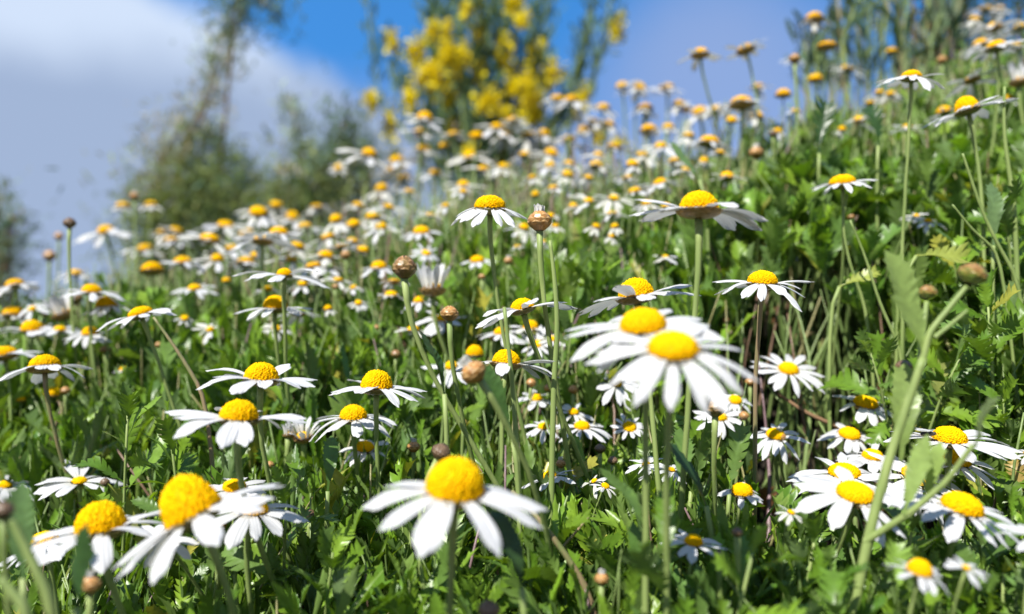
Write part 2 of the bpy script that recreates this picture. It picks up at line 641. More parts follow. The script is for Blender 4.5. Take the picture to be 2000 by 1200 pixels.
def disc_mesh(seed, N, lod, warm=0.0):
    """Dome of florets, radius 1, height 1 (squashed by the object's scale)."""
    r = np.random.default_rng(seed)
    acc = Acc()
    nr, ns = (8, 20)
    pv = []
    for i in range(nr):
        th = math.pi / 2 * i / (nr - 1)
        for j in range(ns):
            a = 2 * math.pi * j / ns
            pv.append((0.94 * math.cos(th) * math.cos(a) if i < nr - 1 else 0, 0.94 * math.cos(th) * math.sin(a) if i < nr - 1 else 0, 0.93 * math.sin(th)))
    ff = []
    for i in range(nr - 1):
        for j in range(ns):
            A, B = i * ns + j, i * ns + (j + 1) % ns
            ff += [(A, B, B + ns), (A, B + ns, A + ns)]
    acc.add(np.array(pv), np.array(ff), (0.72, 0.36, 0.002))
    s = math.sqrt(2 * math.pi / N) * 0.56
    sd = 6 if lod else 4
    ring = np.array([[math.cos(2 * math.pi * k / sd), math.sin(2 * math.pi * k / sd)] for k in range(sd)])
    for k in range(N):
        zz = (k + 0.5) / N
        a = k * 2.399963 + r.normal(0, 0.05)
        rad = math.sqrt(max(0, 1 - zz * zz))
        nrm = np.array([rad * math.cos(a), rad * math.sin(a), zz])
        tx = np.cross(nrm, [0.1, 0.2, 0.97]); tx /= np.linalg.norm(tx) + 1e-9
        ty = np.cross(nrm, tx)
        g = s * r.uniform(0.75, 1.08)
        h = g * r.uniform(0.6, 1.4)
        c0 = nrm * 0.93
        open_ = zz < 0.62 and r.random() < 0.85
        b0 = c0 + (ring[:, :1] * tx + ring[:, 1:] * ty) * g
        b1 = c0 + nrm * h * 0.9 + (ring[:, :1] * tx + ring[:, 1:] * ty) * g * (0.72 if open_ else 0.5)
        tp = c0 + nrm * (h * (0.55 if open_ else 1.2))
        v = np.concatenate([b0, b1, tp[None]])
        f = []
        for q in range(sd):
            q2 = (q + 1) % sd
            f += [(q, q2, sd + q2), (q, sd + q2, sd + q), (sd + q, sd + q2, 2 * sd)]
        mixv = min(1, max(0, warm + zz * 1.1 + r.normal(0, 0.16)))
        c = np.array([0.87, 0.46, 0.001]) * (1 - mixv) + np.array([0.90, 0.56, 0.002]) * mixv
        acc.add(v, np.array(f), c * r.uniform(0.86, 1.06))
    return acc.mesh("disc", M_DISC)


DISCS = [disc_mesh(s, 330, True) for s in range(4)]
DISCS_FAR = [disc_mesh(s + 9, 70, False, 0.45) for s in range(3)]


def cup_mesh(seed, cols, rows=4, nper=13, bud=False, top=0.98, flare=0.0):
    """Involucre: a cup (or closed bud) shingled with bract scales. Radius 1, bottom at z=-depth."""
    r = np.random.default_rng(seed)
    acc = Acc()
    if bud:
        prof = lambda t_: (math.sin(math.pi * (0.06 + 0.90 * t_)) ** 0.75 * (1.0 - 0.12 * t_), -0.85 + 1.75 * t_)
    else:
        prof = lambda t_: (0.20 + 0.80 * math.sin(t_ * math.pi / 2) ** 0.8 + flare * t_, -0.62 * (1 - t_ ** 1.6))
    ns, nr = 22, 9
    V_ = []
    for i in range(nr):
        rr_, zz = prof(i / (nr - 1))
        for j in range(ns):
            a = 2 * math.pi * j / ns
            V_.append((rr_ * .97 * math.cos(a), rr_ * .97 * math.sin(a), zz))
    F_ = []
    for i in range(nr - 1):
        for j in range(ns):
            A, B = i * ns + j, i * ns + (j + 1) % ns
            F_ += [(A, B, B + ns), (A, B + ns, A + ns)]
    V_.append((0, 0, prof(1)[1])); k = len(V_) - 1
    for j in range(ns):
        F_.append(((nr - 1) * ns + j, (nr - 1) * ns + (j + 1) % ns, k))
    acc.add(np.array(V_), np.array(F_), np.array(cols[0]) * 0.6)
    for row in range(rows):
        t0 = 0.05 + 0.72 * row / rows
        t1 = min(0.99, t0 + (0.42 if bud else 0.36))
        for q in range(nper):
            a0 = 2 * math.pi * (q + 0.5 * (row % 2) + r.uniform(-.1, .1)) / nper
            wd = 2 * math.pi / nper * 0.62
            v = []
            for i, tt in enumerate((0, 0.45, 0.8, 1.0)):
                tc_ = t0 + (t1 - t0) * tt
                rr_, zz = prof(tc_)
                ww = wd * (0.9, 1.0, 0.72, 0.12)[i]
                off = 1.0 + 0.012 * row + (0.0, 0.07, 0.12, 0.10)[i] + r.uniform(-.01, .02)
                for e in (-1, 0, 1):
                    o2 = off + (0.025 if e == 0 else 0)
                    v.append((rr_ * o2 * math.cos(a0 + e * ww), rr_ * o2 * math.sin(a0 + e * ww), zz))
            f = []
            for i in range(3):
                for e in range(2):
                    A = i * 3 + e
                    f += [(A, A + 1, A + 4), (A, A + 4, A + 3)]
            m_ = min(1, max(0, t0 + r.normal(0, 0.22)))
            c = np.array(cols[1]) * (1 - m_) + np.array(cols[2]) * m_
            cc = np.repeat(c[None], 12, 0) * r.uniform(0.75, 1.2)
            cc[9:] = np.array(cols[3]) * r.uniform(0.8, 1.1)      # papery rim of the bract
            cc[[6, 8]] = 0.5 * cc[[6, 8]] + 0.5 * np.array(cols[3])
            acc.add(np.array(v), np.array(f), cc)
    return acc.mesh("bracts", M_BRACT, not bud)


CUP_GREEN = cup_mesh(1, [(0.10, 0.10, 0.03), (0.15, 0.17, 0.05), (0.27, 0.19, 0.07), (0.42, 0.30, 0.15)])
CUP_BROWN = cup_mesh(2, [(0.16, 0.09, 0.025), (0.24, 0.15, 0.05), (0.40, 0.22, 0.07), (0.50, 0.34, 0.15)], flare=0.08)
BUD_KINDS = {
    "brown": cup_mesh(3, [(0.07, 0.035, 0.012), (0.13, 0.10, 0.025), (0.22, 0.085, 0.03), (0.50, 0.30, 0.13)], 4, 7, True),
    "green": cup_mesh(4, [(0.05, 0.06, 0.015), (0.20, 0.26, 0.045), (0.21, 0.07, 0.025), (0.45, 0.22, 0.07)], 4, 7, True),
    "orange": cup_mesh(5, [(0.14, 0.06, 0.015), (0.27, 0.13, 0.03), (0.42, 0.18, 0.045), (0.66, 0.44, 0.19)], 4, 7, True),
    "dark": cup_mesh(6, [(0.05, 0.03, 0.02), (0.10, 0.06, 0.03), (0.15, 0.09, 0.05), (0.22, 0.14, 0.08)], 5, 9, True),
}


def tuft_mesh(seed, n, spread, ln):
    """A closed brush of young rays standing up along +Z, joined at the root; bud radius 1."""
    r = np.random.default_rng(seed)
    V_, F_, k = [], [], 0
    for q in range(n):
        v, f = PETAL_V[r.integers(0, 12)]
        v = v.copy(); v[:, 0] -= 0.2
        v *= np.array([ln * r.uniform(0.8, 1.1), 2.4, 1.0])
        a = 2 * math.pi * q / n + r.normal(0, .15)
        tilt = -(math.pi / 2 - R(spread) * r.uniform(0.5, 1.2))
        m_ = np.array(Matrix.Rotation(a, 3, "Z") @ Matrix.Translation((0.5, 0, 0)).to_3x3() @ Matrix.Rotation(tilt, 3, "Y"))
        off = np.array([math.cos(a), math.sin(a), 0]) * 0.42
        V_.append(v @ m_.T + off); F_.append(f + k); k += len(v)
    return mesh_np("petal_tuft", np.concatenate(V_), np.concatenate(F_), M_PETAL)


TUFT_TIP = tuft_mesh(1, 11, -14, 0.95)
UP_PETALS = [mesh_np("petal", (v - np.array([0.2, 0, 0])), f, M_PETAL) for v, f in PETAL_V[:6]]

# ------------------------------------------------------------------ builders


def rot_axis(axis, spin=0.0):
    q = Vector((0, 0, 1)).rotation_difference(Vector(axis))
    return q.to_matrix().to_4x4() @ Matrix.Rotation(spin, 4, "Z")


def axis_of(lean, tow):
    a = Vector((math.sin(R(lean)), -math.sin(R(tow)) * math.cos(R(lean)), math.cos(R(tow)) * math.cos(R(lean))))
    return a.normalized()


def add_stem(root, top, axis, foot, rad, leaves=0, mat_=None, seed=0):
    """Stem from the soil up to the head; leaves on it are its sub-parts."""
    r = np.random.default_rng(seed)
    foot = np.array(foot); top = np.array(top); ax = np.array(axis)
    Ls = np.linalg.norm(top - foot)
    p1 = foot + np.array([0, 0, 1]) * Ls * 0.35 + r.normal(0, 0.05, 3) * Ls
    p2 = top - ax * Ls * 0.22
    n = 22
    pts = bez(foot, p1, p2, top, n)
    wob = np.cumsum(r.normal(0, 0.00025, (n, 3)), 0); wob -= np.linspace(0, 1, n)[:, None] * wob[-1]
    pts = pts + wob
    rr_ = rad * np.interp(np.linspace(0, 1, n), [0, .5, .86, 1], [1.35, 1.1, 0.95, 1.35])
    org = np.array(root.location)
    v, f = tube(pts - org, rr_, 10)
    stem = link("stem", mesh_np("stem", v, f, mat_ or M_STEM), root)
    for q in range(leaves):
        t_ = r.uniform(0.25, 0.72)
        i = int(t_ * (n - 1))
        p = pts[i] - org
        tan = pts[i + 1] - pts[i]; tan /= np.linalg.norm(tan)
        az = r.uniform(0, 6.28)
        side = np.array([math.cos(az), math.sin(az), 0]); d = tan * 0.8 + side * 0.6
        fr = frames(d[None], (tan - 0.2 * side)[None])[0]
        kd = r.integers(0, 18)
        tv, tf = LEAVES[("lobed", "toothed", "narrow")[kd // 6]][kd % 6]
        vv = (tv * r.uniform(0.022, 0.036)) @ fr.T + p
        link("leaf", mesh_np("leaf", vv, tf, M_LEAF, green(1, r)), stem)
    return stem, pts


def foot_of(top, stem_px, d, r):
    """Where the stem meets the soil: run the seen stem on down, or let it lean a little."""
    if stem_px is not None:
        q = at(stem_px[0], stem_px[1], d)
        dirv = q - top; dirv[1] += 0.01
        for k in np.linspace(0.3, 12, 400):
            p = top + dirv * k
            if p[2] < float(soil(p[0], p[1])):
                return p
    x, y = top[0] + r.normal(0, 0.012), top[1] + r.normal(0.008, 0.01)
    return np.array([x, y, min(float(soil(x, y)), top[2] - 0.03)])


NSEED = [1000]


def seat(px, py, d):
    """Small heads low in the view stand nearer: no farther than where the bank itself is met."""
    for dd in np.arange(0.26, d, 0.01):
        p = at(px, py, dd)
        if p[2] < float(canopy(p[0], p[1])) + 0.006:
            return float(dd)
    return d


HEADS = []                                   # x, y, z, width, half height of every head


def daisy(px, py, span, dome, label, lean=0, tow=4, droop=4, n=13, h=0.62, D=0.048, stem=None, angles=None, group=None, d=None,
          cup="green", name="daisy", cat="daisy", leaves=None, detail=None, jit=9, pw=1.0, red=False):
    NSEED[0] += 1
    r = np.random.default_rng(NSEED[0])
    d = seat(px, py, FX * D / span if d is None else d)
    D = 1.13 * span * d / FX
    axis = axis_of(lean, tow)
    rad = D / 2
    rd = rad * dome / span / 1.13
    c = at(px, py, d) - np.array(axis) * rd * h * 0.45
    cupd = rd * 0.62 * 0.8
    top = c - np.array(axis) * (cupd - rd * 0.02)
    foot = foot_of(top, stem, d, r)
    HEADS.append((c[0], c[1], c[2], D * 0.8, D * (0.10 + 0.35 * math.sin(R(min(60, abs(tow) + droop * 0.6))))))
    root = thing(name, foot, label, cat, group)
    detail = span >= 78 if detail is None else detail
    Rm = rot_axis(axis, 0.0)
    T = Matrix.Translation(Vector(c - foot))
    spin = Matrix.Rotation(r.uniform(0, 6.28), 4, "Z")
    dm = DISCS if dome > 26 else DISCS_FAR
    link("disc", dm[r.integers(0, len(dm))], root, T @ Rm @ spin @ Matrix.Diagonal((rd, rd, rd * h, 1)))
    link("bracts", CUP_BROWN if cup == "brown" else CUP_GREEN, root, T @ Rm @ spin @ Matrix.Diagonal((rd * 0.98, rd * 0.98, rd * 0.8, 1)))
    if n or angles:
        inner = max(0.5, 0.9 * dome / span)   # where the rays start, as a share of the petal's own root radius 0.2
        if detail:
            angs = [R(a) for a in angles] if angles else [2 * math.pi * (k + r.uniform(-.26, .26)) / n for k in range(n) if n < 10 or r.random() > 0.05]
            for a in angs:
                dr = R(droop + r.normal(0, jit))
                sl = rad * (r.uniform(0.90, 1.06) if r.random() < 0.8 else r.uniform(0.74, 0.9))
                wscale = rad * min(1.15, 12.5 / max(9, len(angs))) * r.uniform(0.78, 1.06) * pw
                M_ = T @ Rm @ Matrix.Rotation(a, 4, "Z") @ Matrix.Translation((rd * 0.75, 0, -rd * 0.03)) @ Matrix.Rotation(dr, 4, "Y") @ Matrix.Translation((-rd * 0.75, 0, r.uniform(-.04, .02) * rd)) @ Matrix.Diagonal((sl, wscale, sl, 1))
                link("petal", PETALS[r.integers(0, 12)], root, M_)
        else:
            k = min(range(10), key=lambda i: abs((4, 14, -4, 24, 8, 35, 48, 18, 0, 10)[i] - droop) + r.uniform(0, 9))
            link("petal_ring", RINGS[k], root, T @ Rm @ spin @ Matrix.Diagonal((rad, rad, rad, 1)))
    nl = leaves if leaves is not None else (2 if span > 120 else 0)
    add_stem(root, top, axis, foot, 0.00106 * (D / 0.048) ** 0.75, nl, M_STEM_RED if red else None, NSEED[0])
    return root, c, axis, rd


def bud(px, py, wpx, label, kind="brown", tip=False, size=0.0125, lean=0, tow=0, stem=None, group=None, d=None, leaves=0, name="daisy_bud", tall=1.0, cat="flower bud"):
    NSEED[0] += 1
    r = np.random.default_rng(NSEED[0])
    d = seat(px, py, FX * size / wpx if d is None else d)
    size = wpx * d / FX
    axis = axis_of(lean, tow); rad = size / 2
    c = at(px, py, d)
    top = c - np.array(axis) * rad * 0.80 * tall
    foot = foot_of(top, stem, d, r)
    HEADS.append((c[0], c[1], c[2], size, size * 0.6))
    root = thing(name, foot, label, cat, group)
    Rm = rot_axis(axis, r.uniform(0, 6)); T = Matrix.Translation(Vector(c - foot))
    link("bracts", BUD_KINDS[kind], root, T @ Rm @ Matrix.Diagonal((rad * .95, rad * .95, rad * tall, 1)))
    if tip:
        link("petal_tuft", TUFT_TIP, root, T @ Rm @ Matrix.Translation((0, 0, rad * 0.50 * tall)) @ Matrix.Diagonal((rad * 1.0, rad * 1.0, rad * 1.1, 1)))
    add_stem(root, top, axis, foot, 0.0013 * max(0.7, (size / 0.0125) ** 0.6), leaves, None, NSEED[0])
    return root


def half_open(px, py, wpx, label, size=0.022, lean=0, tow=0, n=11, stem=None, d=None, open_=14, group=None):
    """Opening daisy: brown cup, rays still standing up round a small yellow disc. wpx = width of the brush."""
    NSEED[0] += 1
    r = np.random.default_rng(NSEED[0])
    d = seat(px, py, FX * size / wpx if d is None else d)
    size = wpx * d / FX
    axis = axis_of(lean, tow); rd = size * 0.36
    c = at(px, py, d); top = c - np.array(axis) * rd * 0.75
    foot = foot_of(top, stem, d, r)
    HEADS.append((c[0], c[1], c[2], size, size * 0.5))
    root = thing("half_open_daisy", foot, label, "daisy", group)
    Rm = rot_axis(axis); T = Matrix.Translation(Vector(c - foot))
    link("bracts", CUP_BROWN, root, T @ Rm @ Matrix.Diagonal((rd, rd, rd * 1.3, 1)))
    link("disc", DISCS[r.integers(0, 4)], root, T @ Rm @ Matrix.Diagonal((rd * .8, rd * .8, rd * .45, 1)))
    for k in range(n):
        a = 2 * math.pi * (k + r.uniform(-.2, .2)) / n
        ln = size * r.uniform(0.85, 1.05)
        M_ = T @ Rm @ Matrix.Rotation(a, 4, "Z") @ Matrix.Translation((rd * .86, 0, 0)) @ Matrix.Rotation(-R(90 - open_ + r.normal(0, 6)), 4, "Y") @ Matrix.Diagonal((ln, ln * 0.95, ln, 1))
        link("petal", UP_PETALS[r.integers(0, 6)], root, M_)
    add_stem(root, top, axis, foot, 0.0014, 1, None, NSEED[0])
    return root


# ------------------------------------------------------------------ the daisies one can point to (pixel of the dome, span, dome width)
D_ = daisy
# front row
D_(890, 930, 345, 116, "largest daisy at the front, tall smooth yellow dome and a few loose white petals", lean=4, tow=10, droop=11, h=1.12, stem=(868, 1200),
   angles=[172, 188, 224, 256, 300, 340, 356, 25], d=0.265, jit=5, leaves=1, pw=0.92)
D_(362, 972, 330, 112, "front daisy with tall round dome leaning left, its petals hanging over a small flower", lean=-28, tow=2, droop=10, h=1.45, d=0.285,
   angles=[165, 188, 205, 222, 240, 258, 300, 330, 350, 12, 40, 150], stem=(392, 1200), jit=6, leaves=1)
D_(195, 1008, 290, 94, "daisy with a high dome left of the tallest left dome, white petals flat", lean=-4, tow=0, droop=4, h=1.1, d=0.31, n=11, stem=(240, 1200), leaves=1)
D_(82, 1052, 170, 58, "daisy half hidden by a leaf in the lower left corner", lean=-14, tow=4, droop=12, h=0.8, d=0.36, n=11)
D_(322, 1050, 120, 30, "small daisy facing the viewer beneath the leaning tall dome", tow=48, droop=8, h=0.5, d=0.335, n=9, stem=(365, 1200))
D_(458, 946, 150, 46, "blurred daisy partly behind the raised petals of the tall left dome", lean=6, tow=10, droop=4, h=0.7, d=0.36, n=12)
D_(492, 985, 215, 66, "wide daisy with a split yellow centre right of the tall left dome", lean=10, tow=6, droop=8, h=0.7, d=0.34, n=12, stem=(508, 1200), leaves=1)
D_(1255, 622, 298, 92, "upper of the two big overlapping white daisies at centre right", lean=-6, tow=18, droop=10, h=0.75, d=0.285, n=17, stem=(1268, 1200), jit=5)
D_(1315, 669, 312, 100, "lower front one of the two big overlapping white daisies", lean=-2, tow=24, droop=14, h=0.62, d=0.262, n=18, stem=(1310, 1200), jit=5)
# middle distance, left
D_(468, 800, 242, 74, "flat wide daisy above the tall left dome, petals spread level", lean=5, tow=0, droop=1, h=0.95, n=12, stem=(505, 1000), D=0.052)
D_(512, 725, 200, 66, "flat daisy with a round dome just above the wide level one", lean=6, tow=0, droop=2, h=0.95, n=12, stem=(530, 900))
D_(736, 741, 180, 62, "daisy with a round knobbly dome and drooping short petals left of centre", lean=2, tow=0, droop=5, h=1.1, n=13, stem=(752, 1100))
D_(690, 804, 168, 54, "daisy under the knobbly dome, its petals sagging at both sides", tow=5, droop=12, h=0.9, n=14, stem=(700, 1000))
D_(712, 870, 88, 38, "small daisy with short petals behind the stalk left of the largest daisy", lean=6, tow=22, droop=16, h=0.5, n=13, D=0.026)
D_(272, 607, 140, 46, "crisp daisy leaning left with long drooping left petals, on the left slope", lean=-15, tow=10, droop=8, h=0.6, n=12, D=0.044, stem=(318, 800))
D_(87, 706, 158, 56, "ragged daisy with brown underside showing and torn petals near the left edge", lean=-8, tow=-10, droop=2, h=0.85, n=10, cup="brown", stem=(108, 900), red=True)
D_(6, 686, 130, 48, "daisy cut by the left edge with a brown cup and long right petals", lean=-10, tow=4, droop=12, h=0.7, n=11, cup="brown")
D_(28, 551, 90, 34, "daisy at the far left edge against the pale sky", lean=-10, tow=5, droop=8, h=0.7, n=12, D=0.04)
D_(208, 590, 92, 40, "daisy with a high dome and petals hanging back beside the crisp leaning daisy", lean=-6, tow=-4, droop=18, h=1.0, n=10, D=0.036)
D_(180, 563, 115, 37, "level daisy below the gap of sky, behind a scaly brown bud", lean=6, tow=2, droop=4, h=0.8, n=12, D=0.044)
D_(28, 608, 72, 40, "flower with a big yellow dome, brown cup and few petals at the left edge", tow=-8, droop=2, h=0.8, n=6, cup="brown", D=0.032)
D_(63, 636, 105, 40, "daisy behind a round brown bud near the left edge", lean=2, tow=2, droop=4, h=1.0, n=11, D=0.042)
D_(118, 641, 90, 22, "thin daisy seen edge on between two others at the left", lean=4, tow=3, droop=3, h=0.7, n=11, D=0.036)
D_(175, 646, 92, 30, "small daisy with a round dome below the high domed one at left", tow=8, droop=12, h=0.9, n=13, D=0.036)
D_(88, 706 - 70, 30, 8, "tiny white daisy peeping behind the brown bud at left", tow=30, droop=5, n=9, D=0.02)
D_(62, 602, 60, 14, "small white daisy turned to the viewer at the left edge", tow=40, droop=10, n=10, D=0.026, detail=True)
D_(155, 937, 145, 26, "daisy with upright rear petals in front of shade on the lower left", lean=6, tow=14, droop=-4, h=0.5, n=13, D=0.044)
D_(10, 945, 110, 24, "white petals of a daisy entering at the lower left edge", lean=14, tow=12, droop=6, n=12, D=0.044)
D_(538, 590, 140, 46, "daisy with a granular dome and very long thin left petal", lean=2, tow=1, droop=7, h=1.05, n=9, D=0.046, stem=(548, 760))
D_(583, 610, 80, 26, "daisy seen from behind with a brown centre, right of the granular dome", tow=-14, droop=10, h=0.4, n=11, cup="brown", D=0.038)
D_(297, 521, 44, 40, "spent daisy without petals, yellow over a brown cup, on the left slope", lean=-4, tow=-6, n=0, h=0.85, cup="brown", D=0.021, name="spent_daisy", stem=(310, 680))
D_(357, 507, 85, 33, "blurred level daisy right of the spent one on the left slope", tow=3, droop=4, h=0.7, n=12, D=0.042)
D_(513, 466, 125, 36, "daisy seen from below with a dark stalk high on the left slope", tow=-10, droop=8, h=0.6, n=13, cup="brown", D=0.052, stem=(512, 600))
D_(545, 451, 110, 37, "bright dome with a white rim beside the dark stalked daisy", tow=-2, droop=10, h=0.8, n=13, D=0.05)
D_(556, 531, 165, 30, "daisy whose one petal folds over its dome, level on the left slope", lean=3, tow=2, droop=3, h=0.9, n=9, D=0.052, stem=(560, 700))
D_(480, 508, 80, 33, "blurred dome with a dark cup above the folded petal daisy", tow=-4, droop=6, h=0.7, n=11, D=0.04, cup="brown")
D_(500, 497, 60, 22, "blurred yellow dome just behind the dark stalk", tow=2, droop=6, h=0.8, n=10, D=0.036)
D_(380, 560, 84, 25, "soft white daisy in mid slope with front petals showing", tow=14, droop=10, h=0.6, n=13, D=0.046)
D_(442, 546, 20, 16, "tiny yellow flower head without petals on the left slope", n=0, h=0.8, D=0.014, name="spent_daisy")
D_(522, 563, 70, 20, "pale daisy hidden behind stalks above the granular dome", tow=16, droop=10, n=12, D=0.042)
D_(148, 531, 75, 26, "blurred daisy with lifted right petals against the sky at left", tow=2, droop=5, h=0.6, n=10, D=0.044)
D_(103, 764, 30, 26, "orange spent head without petals below the ragged daisy", lean=10, n=0, h=1.0, cup="brown", D=0.016, name="spent_daisy")
D_(40, 778, 26, 18, "small yellow head in the leaves below the ragged daisy", n=0, h=0.9, D=0.014, name="spent_daisy")
# middle distance, centre
D_(957, 394, 172, 62, "white daisy with a wide skirt of hanging front petals at top centre", tow=9, droop=19, h=0.75, n=14, stem=(985, 620), jit=5)
D_(1365, 393, 236, 76, "broad daisy with an orange underside and few petals at upper right of centre", lean=1, tow=-2, droop=2, h=0.95, angles=[176, 190, 200, 212, 288, 350, 3, 12, 40, 140], cup="brown", D=0.052, stem=(1372, 800), jit=6)
D_(1490, 541, 182, 58, "sharp daisy on a straight tall stalk right of the big pair", lean=2, tow=8, droop=8, h=0.8, n=14, stem=(1506, 1060), leaves=0, red=True)
D_(1018, 594, 195, 48, "daisy tilted left, its right petals raised, above the centre cluster", lean=-15, tow=2, droop=3, h=0.85, n=13, D=0.05, stem=(1060, 740))
D_(1240, 562, 215, 70, "daisy with a dark brown underside just behind the big pair", lean=-9, tow=0, droop=2, h=1.0, n=13, cup="brown", D=0.052)
D_(823, 448, 88, 33, "neat white daisy left of the skirted daisy", tow=17, droop=12, h=0.7, n=11, D=0.04)
D_(833, 493, 58, 18, "small daisy turned right above the half open one", lean=18, tow=32, droop=4, h=0.5, n=13, D=0.028, detail=True)
D_(932, 505, 70, 28, "small crisp daisy with rays forward under the skirted daisy", tow=18, droop=12, h=0.7, n=13, D=0.034, detail=True)
D_(740, 517, 82, 31, "daisy with drooping pale petals left of the big brown bud", tow=4, droop=14, h=0.9, n=11, D=0.042)
D_(820, 584, 78, 27, "daisy crossed by the bud stalk below the half open one", lean=-8, tow=10, droop=10, h=0.7, n=11, D=0.036)
D_(764, 573, 52, 24, "small daisy behind the long bud stalk", tow=6, droop=8, h=0.7, n=11, D=0.034)
D_(770, 548, 66, 24, "daisy seen from below under the big brown bud", tow=-10, droop=2, h=0.4, n=12, cup="brown", D=0.042)
D_(862, 620, 102, 22, "daisy behind the tan bud, petals fanned to the viewer", tow=24, droop=8, h=0.6, n=13, D=0.042)
D_(807, 641, 62, 22, "daisy with a brown edged cup left of the fanned one", tow=2, droop=6, h=0.8, n=11, D=0.036)
D_(978, 645, 92, 28, "left daisy of the centre cluster", lean=-6, tow=14, droop=8, h=0.8, n=13, D=0.038)
D_(1036, 634, 76, 33, "daisy with a clean dome at the back of the centre cluster", lean=2, tow=10, droop=6, h=0.9, n=13, D=0.036)
D_(1049, 671, 84, 20, "daisy facing the viewer with tall rear petals in the centre cluster", tow=42, droop=-12, h=0.5, n=13, D=0.036)
D_(1087, 661, 56, 21, "small daisy at the right end of the centre cluster", tow=18, droop=8, h=0.7, n=12, D=0.03, detail=True)
D_(990, 697, 185, 56, "daisy with a rough dome, brown cup and right petals curving down", lean=6, tow=-4, droop=8, h=0.95, cup="brown", angles=[170, 350, 2, 15, 330, 30, 150, 265], D=0.046)
D_(927, 684, 40, 34, "bare round yellow dome above the orange bud", n=0, h=1.1, D=0.017, name="spent_daisy")
D_(880, 712, 110, 26, "daisy with long hanging petals left of the orange bud", lean=-8, tow=22, droop=20, h=0.7, n=12, D=0.042)
D_(1048, 775, 80, 22, "daisy among brown buds right of the toothed leaf", tow=24, droop=6, h=0.7, n=11, D=0.034)
D_(1205, 746, 110, 22, "daisy partly hidden below the big overlapping pair", lean=6, tow=34, droop=6, h=0.7, n=12, D=0.042)
D_(1230, 832, 66, 26, "small daisy with upright rear petals below the big pair", tow=38, droop=-6, h=0.7, n=12, D=0.028, detail=True)
D_(1137, 829, 108, 32, "flat daisy left of the small upright one", lean=2, tow=14, droop=8, h=0.7, n=14, D=0.044)
D_(1062, 831, 78, 22, "daisy behind the middle stalks with its left petals in shade", tow=20, droop=8, h=0.7, n=12, D=0.036)
D_(1120, 803, 74, 20, "daisy tucked behind the flat one near the stalks", tow=20, droop=8, h=0.7, n=12, D=0.036)
D_(1072, 926, 110, 30, "daisy leaning left with its right petals stretched over the leaves", lean=-14, tow=4, droop=6, h=0.7, n=10, D=0.04)
D_(1160, 938, 70, 12, "white daisy folded on its side in the leaves right of the largest daisy", lean=-30, tow=20, droop=10, h=0.5, n=9, D=0.03)
D_(1183, 948, 52, 16, "little daisy low in the leaves right of the largest daisy", lean=20, tow=26, droop=6, n=11, D=0.028)
D_(1262, 905, 84, 14, "daisy with shaded centre behind the big stalks, left one", lean=-10, tow=16, droop=6, n=11, D=0.036)
D_(1312, 916, 84, 14, "daisy with shaded centre behind the big stalks, right one", lean=12, tow=18, droop=10, n=12, D=0.036)
# right
D_(1541, 717, 136, 40, "open daisy in front of the dark hollow, right of the big pair", lean=2, tow=26, droop=4, h=0.7, n=15, D=0.046, stem=(1545, 900))
D_(1436, 779, 66, 27, "small daisy behind the red brown bud", tow=28, droop=6, h=0.7, n=14, D=0.03, detail=True)
D_(1408, 812, 100, 24, "daisy right behind the red brown bud, larger one", lean=-4, tow=32, droop=8, h=0.7, n=12, D=0.04)
D_(1515, 845, 114, 36, "daisy with a striped bud standing in front of its dome", lean=-2, tow=24, droop=10, h=0.7, n=14, D=0.042)
D_(1692, 783, 124, 48, "upper daisy left of the big blurred stalk", lean=4, tow=18, droop=16, h=0.6, n=12, D=0.044, stem=(1697, 880), jit=5)
D_(1660, 844, 108, 42, "second daisy from the top left of the big blurred stalk", tow=22, droop=18, h=0.6, n=12, D=0.042)
D_(1705, 886, 126, 40, "daisy behind the big blurred stalk in the right hand cluster", tow=14, droop=8, h=0.7, n=13, D=0.044)
D_(1855, 847, 218, 64, "broad daisy with a fly on its rim above the right cluster", tow=8, droop=5, h=0.8, n=14, D=0.056)
D_(1868, 892, 140, 56, "daisy behind the dark toothed leaf in the right cluster", lean=6, tow=14, droop=12, h=0.7, n=13, D=0.046)
D_(1650, 917, 205, 62, "daisy tucked behind the big left one of the right cluster", tow=10, droop=8, h=0.65, n=14, D=0.054)
D_(1672, 957, 215, 72, "big blurred daisy at the left front of the right cluster", lean=2, tow=20, droop=9, h=0.6, n=13, d=0.33, stem=(1650, 1100), jit=5)
D_(1795, 925, 210, 62, "shaded daisy behind the upright pale leaf in the right cluster", lean=10, tow=24, droop=8, h=0.6, n=14, D=0.054)
D_(1882, 980, 225, 78, "big daisy at the right front of the right cluster, long right petals", lean=10, tow=12, droop=8, h=0.75, n=12, d=0.33, stem=(1875, 1200), jit=5)
D_(1450, 954, 86, 42, "daisy with curled uneven petals right of the dark curved leaf", tow=14, droop=14, h=0.8, n=10, D=0.036, jit=16)
D_(1355, 1053, 122, 36, "daisy crossed by two thin stalks at lower right of centre", lean=3, tow=8, droop=8, h=0.9, n=11, D=0.042)
D_(1798, 1106, 118, 48, "daisy with a rough dome in shade at the bottom right", lean=8, tow=10, droop=10, h=1.0, n=10, D=0.042)
D_(1888, 1108, 84, 14, "daisy turned away behind stalks at the bottom right", lean=10, tow=22, droop=8, n=11, D=0.036)
D_(2010, 884, 66, 18, "petals of a daisy entering at the right edge, upper one", tow=10, droop=6, n=12, D=0.04)
D_(2025, 1040, 130, 30, "petals of a daisy entering at the right edge, lower one", tow=12, droop=6, n=12, D=0.046)
D_(1546, 1000, 60, 14, "half hidden white daisy under the daisy stalk at lower right", lean=20, tow=14, droop=12, n=8, D=0.03)
D_(1645, 350, 108, 50, "crisp lone daisy on the right slope, petals to the front", lean=-7, tow=8, droop=8, h=0.65, n=14, D=0.036, stem=(1648, 470))
